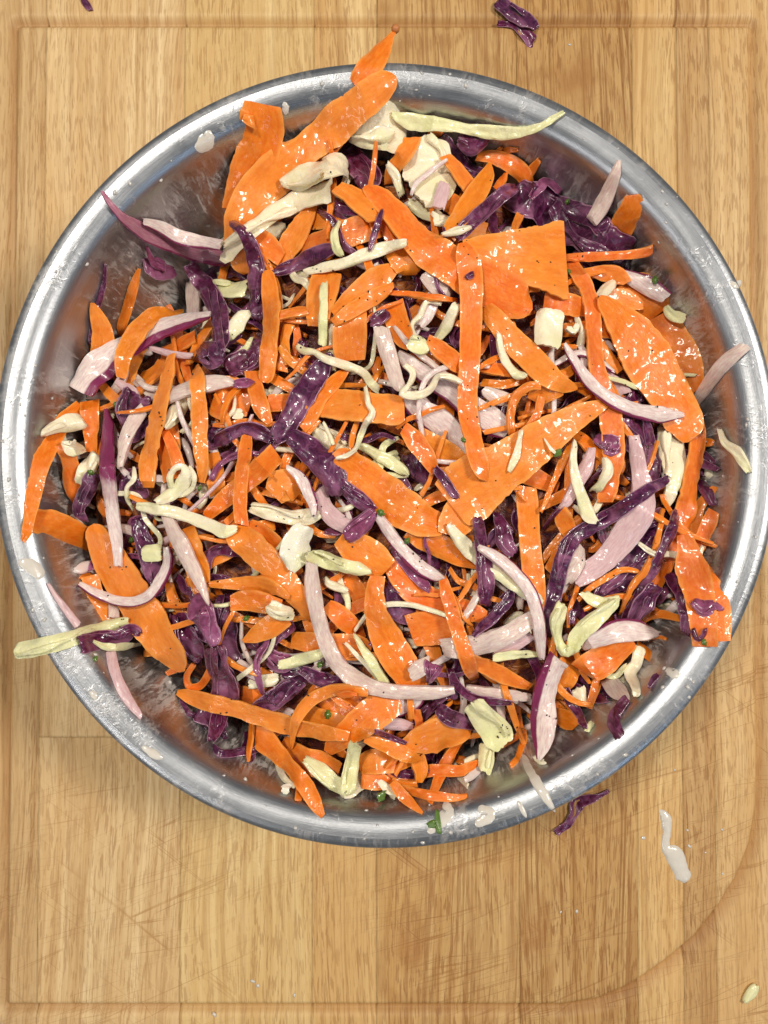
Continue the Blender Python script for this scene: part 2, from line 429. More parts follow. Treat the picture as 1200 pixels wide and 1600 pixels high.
# ---------------------------------------------------------------- bowl
STEEL = mat_steel()
def lathe(name, prof, parent, mat, n=256):
    verts, uvs, faces = [], [], []
    tot = sum(math.hypot((b[0] - a[0]) * R_OUT, b[1] - a[1]) for a, b in zip(prof[:-1], prof[1:]))
    L = 0
    for i, (r, z) in enumerate(prof):
        if i: L += math.hypot((r - prof[i - 1][0]) * R_OUT, z - prof[i - 1][1])
        for k in range(n):
            a = 2 * math.pi * k / n
            wob = 1 + .0006 * math.sin(3 * a + 1) * (r > .5)
            verts.append((r * R_OUT * wob * math.cos(a), r * R_OUT * wob * SY * math.sin(a), -z))
            uvs.append((abs(k / n * 2 - 1), L * 10))
    for i in range(len(prof) - 1):
        for k in range(n):
            k2 = (k + 1) % n
            faces.append((i * n + k, i * n + k2, (i + 1) * n + k2, (i + 1) * n + k))
    return mesh_obj(name, verts, faces, mat, parent, uvs=uvs)
def smooth_profile(prof, sub=4):
    out = []
    P = [prof[0]] + prof + [prof[-1]]
    for i in range(1, len(P) - 2):
        for s in range(sub):
            t = s / sub
            out.append(tuple(.5 * ((2 * P[i][k]) + (-P[i - 1][k] + P[i + 1][k]) * t + (2 * P[i - 1][k] - 5 * P[i][k] + 4 * P[i + 1][k] - P[i + 2][k]) * t * t
                       + (-P[i - 1][k] + 3 * P[i][k] - 3 * P[i + 1][k] + P[i + 2][k]) * t ** 3) for k in (0, 1)))
    out.append(prof[-1])
    return out
bowl = empty("mixing_bowl", (BX, BY, RIM_Z))
tag(bowl, "wide stainless steel mixing bowl smeared with dressing, full of shredded salad", "bowl")
inner = smooth_profile(PROFILE[5:])
lathe("inner_wall", inner, bowl, STEEL)
lathe("rolled_rim", smooth_profile([(.962, .0072), (.985, .0085), (.998, .0078)] + PROFILE[:6]), bowl, STEEL)
outer = [(.958, .0040), (.930, .0065), (.915, .010), (.905, .016), (.893, .024), (.875, .035), (.848, .047), (.803, .059), (.738, .070), (.648, .080), (.527, .088), (.42, .093), (.41, .0975), (.38, .0975), (.37, .0945), (.0, .0945)]
lathe("outer_wall", outer, bowl, STEEL, 128)

# ---------------------------------------------------------------- salad: resting surface
G = 440
GX0, GX1 = BX - .170, BX + .170
GY0, GY1 = BY - .172, BY + .172
cx = (GX1 - GX0) / G; cy = (GY1 - GY0) / G
gx = GX0 + (np.arange(G) + .5) * cx; gy = GY0 + (np.arange(G) + .5) * cy
XX, YY = np.meshgrid(gx, gy)
BOWL = bowl_z(XX, YY)
FOOT_PX = [(368, 335), (345, 420), (290, 485), (215, 525), (160, 580), (118, 650), (95, 720), (100, 790), (140, 905), (215, 1025), (290, 1085), (360, 1150),
           (440, 1205), (560, 1248), (660, 1240), (765, 1185), (840, 1140), (910, 1110), (990, 1030), (1060, 960), (1105, 850), (1100, 700),
           (1075, 570), (1020, 460), (960, 400), (850, 300), (770, 240), (640, 195), (550, 205), (470, 250), (400, 300)]
FOOT = [unproject(*q, RIM_Z - .025) for q in FOOT_PX]
INS = inside_poly(XX, YY, FOOT)
DIST = seg_dist(XX, YY, FOOT + FOOT[:1])
SD = np.where(INS, DIST, -DIST)
rise = 1 - np.exp(-np.clip(SD, 0, 1) / .022)
dome = (RIM_Z - .047) + .036 * rise + .004 * np.clip(SD / .11, 0, 1)
bump = np.array([[mnoise.noise(Vector((a * 38, b * 38, 2.0))) for a in gx[::8]] for b in gy[::8]])
bump = np.kron(bump, np.ones((8, 8)))[:G, :G]
for _ in range(14):
    bump = (bump + np.roll(bump, 1, 0) + np.roll(bump, -1, 0) + np.roll(bump, 1, 1) + np.roll(bump, -1, 1)) / 5
core = np.where(INS, dome + .004 * bump, -1)
H = np.maximum(BOWL, core)
ID = np.full((G, G), -1, dtype=np.int32)

def H_at(x, y):
    i = np.clip(((y - GY0) / cy).astype(int), 0, G - 1); j = np.clip(((x - GX0) / cx).astype(int), 0, G - 1)
    return H[i, j]

MATS = {"c": mat_carrot(), "o": mat_onion(), "r": mat_red(), "w": mat_white(), "g": mat_herb()}
NAMES = {"c": "carrot_shaving", "o": "onion_slice", "r": "red_cabbage_shred", "w": "white_cabbage_shred", "g": "herb_bit"}
CATS = {"c": "carrot", "o": "onion", "r": "red cabbage", "w": "white cabbage", "g": "herb"}
GROUPS = {"c": "carrot shavings in the bowl", "o": "red onion slices in the bowl", "r": "red cabbage shreds in the bowl",
          "w": "white cabbage shreds in the bowl", "g": "chopped herb bits in the bowl"}
THICK = {"c": .0009, "o": .0024, "r": .0006, "w": .0013, "g": .0010}
STIFF = {"c": 34, "o": 36, "r": 14, "w": 18, "g": 6}

def catmull(P, step):
    """P: list of tuples (any dimension); returns array resampled by length"""
    A = np.array(P, float)
    if len(A) == 2: A = np.array([A[0], (A[0] + A[1]) / 2, A[1]])
    Q = np.vstack([2 * A[0] - A[1], A, 2 * A[-1] - A[-2]])
    out = []
    for i in range(1, len(Q) - 2):
        for s in range(12):
            t = s / 12
            out.append(.5 * (2 * Q[i] + (Q[i + 1] - Q[i - 1]) * t + (2 * Q[i - 1] - 5 * Q[i] + 4 * Q[i + 1] - Q[i + 2]) * t * t + (-Q[i - 1] + 3 * Q[i] - 3 * Q[i + 1] + Q[i + 2]) * t ** 3))
    out.append(A[-1]); out = np.array(out)
    d = np.r_[0, np.cumsum(np.hypot(*np.diff(out[:, :2], axis=0).T))]
    n = max(6, int(d[-1] / step) + 1)
    s = np.linspace(0, d[-1], n)
    return np.stack([np.interp(s, d, out[:, k]) for k in range(out.shape[1])], 1), d[-1]

def nz(x, y, z): return mnoise.noise(Vector((x, y, z)))

def place(kind, opts, pts, seed, **kw):
    g = place1(kind, opts, pts, seed, **kw)
    wmax = max(p[2] for p in pts)
    if kind in 'rw' and wmax > 22 and not any(q in opts for q in 'qwv') and not (kind == 'w' and 'g' not in opts and 'k' not in opts):
        r = random.Random(seed * 7 + 1)
        for k in range(2 if wmax > 34 and kind == 'r' else 1):
            C, _ = catmull(pts, 9.0); n = len(C); ph = r.uniform(0, 6); fr = r.uniform(.08, .22)
            a, b = sorted((r.uniform(0, .35), r.uniform(.6, 1.0))); sub = []
            tx = np.gradient(C[:, 0]); ty = np.gradient(C[:, 1]); L = np.hypot(tx, ty) + 1e-6
            for i in range(int(a * n), max(int(b * n), int(a * n) + 3)):
                if i >= n: break
                off = C[i, 2] * .34 * math.sin(ph + i * fr)
                sub.append((C[i, 0] - ty[i] / L[i] * off, C[i, 1] + tx[i] / L[i] * off, max(4, C[i, 2] * (.26 + .14 * math.sin(ph * 2 + i * .7)))))
            if len(sub) < 3: continue
            kw2 = dict(kw); kw2['sink'] = .4
            if kw.get('z_floor') is not None: kw2['z_floor'] = kw['z_floor'] + .0012 * (k + 1)
            h = place1(kind, opts.replace('f', ''), sub, seed * 3 + k, **kw2)
            o = len(g['v']); g['v'] += h['v']; g['f'] += [tuple(q + o for q in fc) for fc in h['f']]; g['uv'] += h['uv']; g['skin'] += h['skin']
    return g

def place1(kind, opts, pts, seed, z_floor=None, commit=True, pid=-1, sink=0.0):
    """lay one shred over whatever lies below it; pts are photo pixels (x, y, width)"""
    rnd = random.Random(seed)
    small = max(p[2] for p in pts) < 9
    C, length = catmull(pts, 5.0 if kind in "co" else 4.0)
    n = len(C)
    W = C[:, 2].copy()
    thick = THICK[kind]
    z = np.full(n, RIM_Z)
    wid = W * px_size(RIM_Z)
    if kind == "c": thick = .0009 + .0005 * (float(np.mean(wid)) < .005)
    if kind == "o": thick = min(.0026, .45 * float(np.mean(wid)) + .0006)
    if kind == "w": thick = min(.0017, .40 * float(np.mean(wid)) + .0004)
    if "k" in opts: thick *= 1.5
    us = np.linspace(-.92, .92, 7)
    tilt = np.zeros(n)
    twist = np.array([nz(seed * 1.7, i * .09, 3.3) for i in range(n)]) * (.45 if kind == "c" else .55)
    twist *= float(np.clip(.0075 / np.mean(wid), .12, 1.0))
    for it in range(7):
        x, y = unproject(C[:, 0], C[:, 1], z)
        x = np.asarray(x); y = np.asarray(y)
        wid = W * (CAM_H - z) / F_PX
        tx = np.gradient(x); ty = np.gradient(y); L = np.hypot(tx, ty) + 1e-9
        nx_, ny_ = -ty / L, tx / L
        half = wid[:, None] * us[None, :] / 2
        hx = x[:, None] + nx_[:, None] * half; hy = y[:, None] + ny_[:, None] * half
        S = H_at(hx, hy)
        if z_floor is not None: S = np.full_like(S, z_floor)
        slope = ((S[:, 4:].max(1) - S[:, :3].max(1)) / (wid + 1e-6))
        for _ in range(8): slope = (slope + np.roll(slope, 1) + np.roll(slope, -1)) / 3
        tl = np.clip(slope, -.55, .55) * .8 + (twist if z_floor is None else 0)
        tilt = np.clip(tl, -.75, .75)
        plane = np.tan(tilt)[:, None] * half
        b = (S - plane).max(1) * (1 - sink) + (S - plane).mean(1) * sink
        zz = b.copy()
        for _ in range(int(STIFF[kind] + float(W.max()) * (2.6 if kind in "co" else .6)) if z_floor is None else 4):
            s = zz.copy(); s[1:-1] = (zz[:-2] + zz[1:-1] + zz[2:]) / 3
            s[0] = max(b[0], 2 * zz[1] - zz[2] if n > 3 else zz[0]); s[-1] = max(b[-1], 2 * zz[-2] - zz[-3] if n > 3 else zz[-1])
            s[0] = min(s[0], b[0] + .010); s[-1] = min(s[-1], b[-1] + .010)
            zz = np.maximum(b, s)
        zz = zz + thick * .55
        z = zz if it == 6 else .5 * z + .5 * zz
    # cross-section
    amp = {"c": .00055, "o": .0003, "r": .0009, "w": .0006, "g": .0003}[kind] * (1.5 if "f" in opts else 1)
    if small: amp *= .3
    nu = 9 if kind in "rw" and max(wid) > .004 else 7
    U = np.linspace(-1, 1, nu)
    cup = (rnd.uniform(-.10, .16) if kind == "c" else rnd.uniform(.0, .10))
    if max(wid) > .012: cup *= .4
    verts, uvs, skin, faces = [], [], [], []
    e_side = 0; e_big = .80
    for sgn, v in (("e+", 1), ("e-", -1), ("E+", 1), ("E-", -1)):
        if sgn in opts: e_side = v
    if "E" in opts: e_big = .52
    top_rows, bot_rows = [], []
    sh0, sh1 = rnd.uniform(-.45, .45), rnd.uniform(-.45, .45)
    if "q" in opts or "R" in opts: sh0 = sh1 = 0
    if max(wid) > .008: sh0 *= .5; sh1 *= .5
    stepw = length / (n - 1)
    ph = rnd.uniform(0, 6)
    dist_along = np.linspace(0, length, n) * px_size(RIM_Z)
    for i in range(n):
        w = wid[i] / 2
        f = 1.0
        jw = .06 if kind in "co" else (.20 if "f" in opts else .13)
        jl = 1 + jw * nz(seed * 3.1, dist_along[i] * 260, 1) + (.06 * nz(seed, dist_along[i] * 800, 4) if kind == "c" and seed % 3 else 0)
        jr = 1 + jw * nz(seed * 3.1, dist_along[i] * 260, 9) + (.03 * nz(seed, dist_along[i] * 800, 6) if kind == "c" else 0)
        end = min(i, n - 1 - i)
        if end == 0: f = .97 if kind in "cgo" else .80
        if "R" in opts and W[i] > 12:
            t = min(1.0, (end + .25) * stepw / (W[i] * .5)); f *= math.sqrt(1 - (1 - t) ** 2)
        th = thick * (.85 if end == 0 else 1.0)
        shear = (sh0 * max(0, 1 - i / 2.0) + sh1 * max(0, 1 - (n - 1 - i) / 2.0))
        txi, tyi = tx[i] / L[i], ty[i] / L[i]
        ct, st_ = math.cos(tilt[i]), math.sin(tilt[i])
        # w is the width seen from above: recover the true width of a tilted slice
        tw = w / max(ct, .6)
        Tr, Br = [], []
        for u in U:
            ww = tw * f * (jl if u < 0 else jr) * u
            ang = dist_along[i]
            ruff = amp * (nz(ang * (330 if kind in 'co' else 210) + seed, u * 1.6, 2.2) * (.5 + .9 * abs(u)) + (.5 if kind in 'co' else .22) * nz(ang * 900 + seed, u * 3, 7.7))
            arch = -cup * tw * (u * u) + ruff
            if kind == "r": arch += .0011 * math.sin(u * 2.6 + ph + 2.2 * nz(ang * 90, seed, 5)) * min(1, w / .004)
            if kind == "w": arch += .0006 * math.sin(u * 3.4 + ph + 2.0 * nz(ang * 120, seed, 5)) * min(1, w / .004)
            endw = shear * ww * (.0 if "e" in opts else 1) + (.0009 * nz(u * 2.5, seed * 1.3, i) if end == 0 and kind != "c" else 0)
            if kind == "o": prof = th * (1 - .50 * abs(u) ** 3)
            elif kind == "w": prof = th * (1 - .72 * u ** 4) * (1 + .25 * nz(ang * 500, u * 2, seed))
            else: prof = th * (1 - .25 * u ** 6)
            for rows, zo in ((Tr, arch + prof / 2), (Br, arch - prof / 2)):
                off = ww * ct - zo * st_; up = ww * st_ + zo * ct
                rows.append((x[i] + nx_[i] * off + txi * endw, y[i] + ny_[i] * off + tyi * endw, z[i] + up))
        top_rows.append(Tr); bot_rows.append(Br)
    me_v = [p for r in top_rows for p in r] + [p for r in bot_rows for p in r]
    NT_ = n * nu
    for lay in (0, 1):
        for i in range(n):
            for j, u in enumerate(U):
                uvs.append((dist_along[i] * 10, (u * wid[i] / 2) * 10 / 10 + .5))
                s = 0.0
                if kind == "o":
                    if e_side: s = 1.0 if (u * e_side > e_big - .35 * (lay == 1)) else max(0.0, .42 - (e_big - u * e_side) * .9)
                    if "p" in opts: s = max(s, 1.05 - 1.15 * (i / n))
                    elif abs(u) > .93: s = max(s, .40)
                elif kind == "c": s = 1.0 if abs(u) > .97 else (.45 if abs(u) > .6 else 0.0)
                elif kind == "r": s = 1.0 if abs(u) > .9 else 0.0
                skin.append(s)
    for i in range(n - 1):
        for j in range(nu - 1):
            a = i * nu + j
            faces.append((a, a + nu, a + nu + 1, a + 1))
            faces.append((NT_ + a, NT_ + a + 1, NT_ + a + nu + 1, NT_ + a + nu))
        for j, fl in ((0, 0), (nu - 1, 1)):
            a = i * nu + j
            q = (a, NT_ + a, NT_ + a + nu, a + nu)
            faces.append(q if not fl else q[::-1])
    for i, fl in ((0, 0), (n - 1, 1)):
        for j in range(nu - 1):
            a = i * nu + j
            q = (a, a + 1, NT_ + a + 1, NT_ + a)
            faces.append(q if not fl else q[::-1])
    # raise the resting surface
    if commit:
        dn = np.linspace(-1, 1, 15)
        ii = np.linspace(0, n - 1, int(n * 5))
        def f1(a): return np.interp(ii, np.arange(n), a)
        X = f1(x)[:, None] + f1(nx_)[:, None] * f1(wid)[:, None] / 2 * dn
        Y = f1(y)[:, None] + f1(ny_)[:, None] * f1(wid)[:, None] / 2 * dn
        Z = f1(z)[:, None] + np.tan(f1(tilt))[:, None] * f1(wid)[:, None] / 2 * dn + thick * .45 + amp * .2
        gi = np.clip(((Y - GY0) / cy).astype(int), 0, G - 1).ravel(); gj = np.clip(((X - GX0) / cx).astype(int), 0, G - 1).ravel()
        zr = Z.ravel()
        higher = zr > H[gi, gj]
        ID[gi[higher], gj[higher]] = pid
        np.maximum.at(H, (gi, gj), zr)
    mid = n // 2
    return dict(v=me_v, f=faces, uv=uvs, skin=skin, c=(float(x[mid]), float(y[mid]), float(z[mid])), x=x, y=y, z=z, wid=wid, kind=kind, opts=opts, pts=pts, len=length)

PAL = {
    "c": lambda o, r: (.84, .185, .001) if "d" in o else ((.87, .240, .020) if "p" in o else (.86 + r.uniform(-.10, .03), .190 + r.uniform(-.045, .045), .004 + r.uniform(-.003, .012))),
    "o": lambda o, r: (.76, .62, .52) if "y" in o else ((.42, .15, .22) if "v" in o else (.72, .50, .49) if "m" in o else (.84, .71, .64)),
    "r": lambda o, r: (.32, .075, .16) if "m" in o else ((.070, .008, .045) if "v" in o else (.075 + r.uniform(-.025, .04), .005, .026 + r.uniform(-.010, .020))),
    "w": lambda o, r: (.82, .78, .42) if "g" in o else ((.95, .82, .58) if "k" in o else ((.84, .78, .64) if "w" in o else (.93, .82, .58))),
    "g": lambda o, r: (.1, .2, .03),
}

# ---------------------------------------------------------------- stuff: the mass under the shreds one can tell apart
def mass():
    idx = {}; V = []; F = []; stp = 4
    for i in range(0, G, stp):
        for j in range(0, G, stp):
            if INS[i, j] and core[i, j] > BOWL[i, j] - .002:
                idx[(i, j)] = len(V); V.append((float(XX[i, j]), float(YY[i, j]), float(core[i, j]) - .001))
    for (i, j), a in idx.items():
        q = [(i, j), (i, j + stp), (i + stp, j + stp), (i + stp, j)]
        if all(k in idx for k in q): F.append([idx[k] for k in q])
    T = NT("gap_shade_core"); n = T.noise(T.obj(), 160, 4, .6, 1.0)  # sheet closing the heap; its dark tones paint the shade in the gaps
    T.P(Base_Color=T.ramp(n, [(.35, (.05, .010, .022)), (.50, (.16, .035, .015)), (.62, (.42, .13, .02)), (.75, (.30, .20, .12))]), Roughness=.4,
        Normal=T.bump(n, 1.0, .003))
    tag(mesh_obj("gap_shade_core", V, F, T.m), "core sheet under the shredded salad, gap shade painted into its dark colour", "salad", kind="stuff")
    acc = {k: [[], [], []] for k in "corw"}
    rr = random.Random(3)
    for k in range(640):
        while True:
            px, py = rr.uniform(80, 1120), rr.uniform(190, 1240)
            X, Y = unproject(px, py, RIM_Z - .02)
            if inside_poly(np.array([X]), np.array([Y]), FOOT)[0]: break
        kind = rr.choice("ccccoorrrww")
        pts = rand_path(rr, px, py, kind, (22, 70), (5, 17))
        g = place(kind, "-", pts, 5000 + k, sink=.5, pid=-2)
        A = acc[kind]; o = len(A[0]); A[0] += g["v"]; A[1] += [tuple(q + o for q in fc) for fc in g["f"]]; A[2] += g["skin"]
    for kind, nm, lab in (("c", "shredded_carrot", "fine orange carrot shreds packed deep between the larger pieces"), ("o", "shredded_onion", "fine pale onion shreds packed deep between the larger pieces"),
                          ("r", "shredded_red_cabbage", "fine dark cabbage shreds packed deep between the larger pieces"), ("w", "shredded_white_cabbage", "fine cream cabbage shreds packed deep between the larger pieces")):
        A = acc[kind]
        ob = mesh_obj(nm, A[0], A[1], MATS[kind])
        at = ob.data.attributes.new("skin", 'FLOAT', 'POINT'); at.data.foreach_set("value", A[2])
        ob.color = (*PAL[kind]("-", rr), 1)
        tag(ob, lab, CATS[kind], kind="stuff")
def rand_path(rr, px, py, kind, lens, wids):
    a = rr.uniform(0, 2 * math.pi); L = rr.uniform(*lens); w = rr.uniform(*wids)
    bend = rr.gauss(0, .9); n = 5; pts = []
    x, y = px - math.cos(a) * L / 2, py - math.sin(a) * L / 2
    for i in range(n):
        t = i / (n - 1)
        taper = (.35 + .65 * math.sin(math.pi * (0.12 + .76 * t))) if rr.random() < .9 else 1
        pts.append((x, y, max(4, w * taper)))
        aa = a + bend * (t - .5) + rr.gauss(0, .12 if kind in "co" else .35)
        x += math.cos(aa) * L / (n - 1); y += math.sin(aa) * L / (n - 1)
    return pts
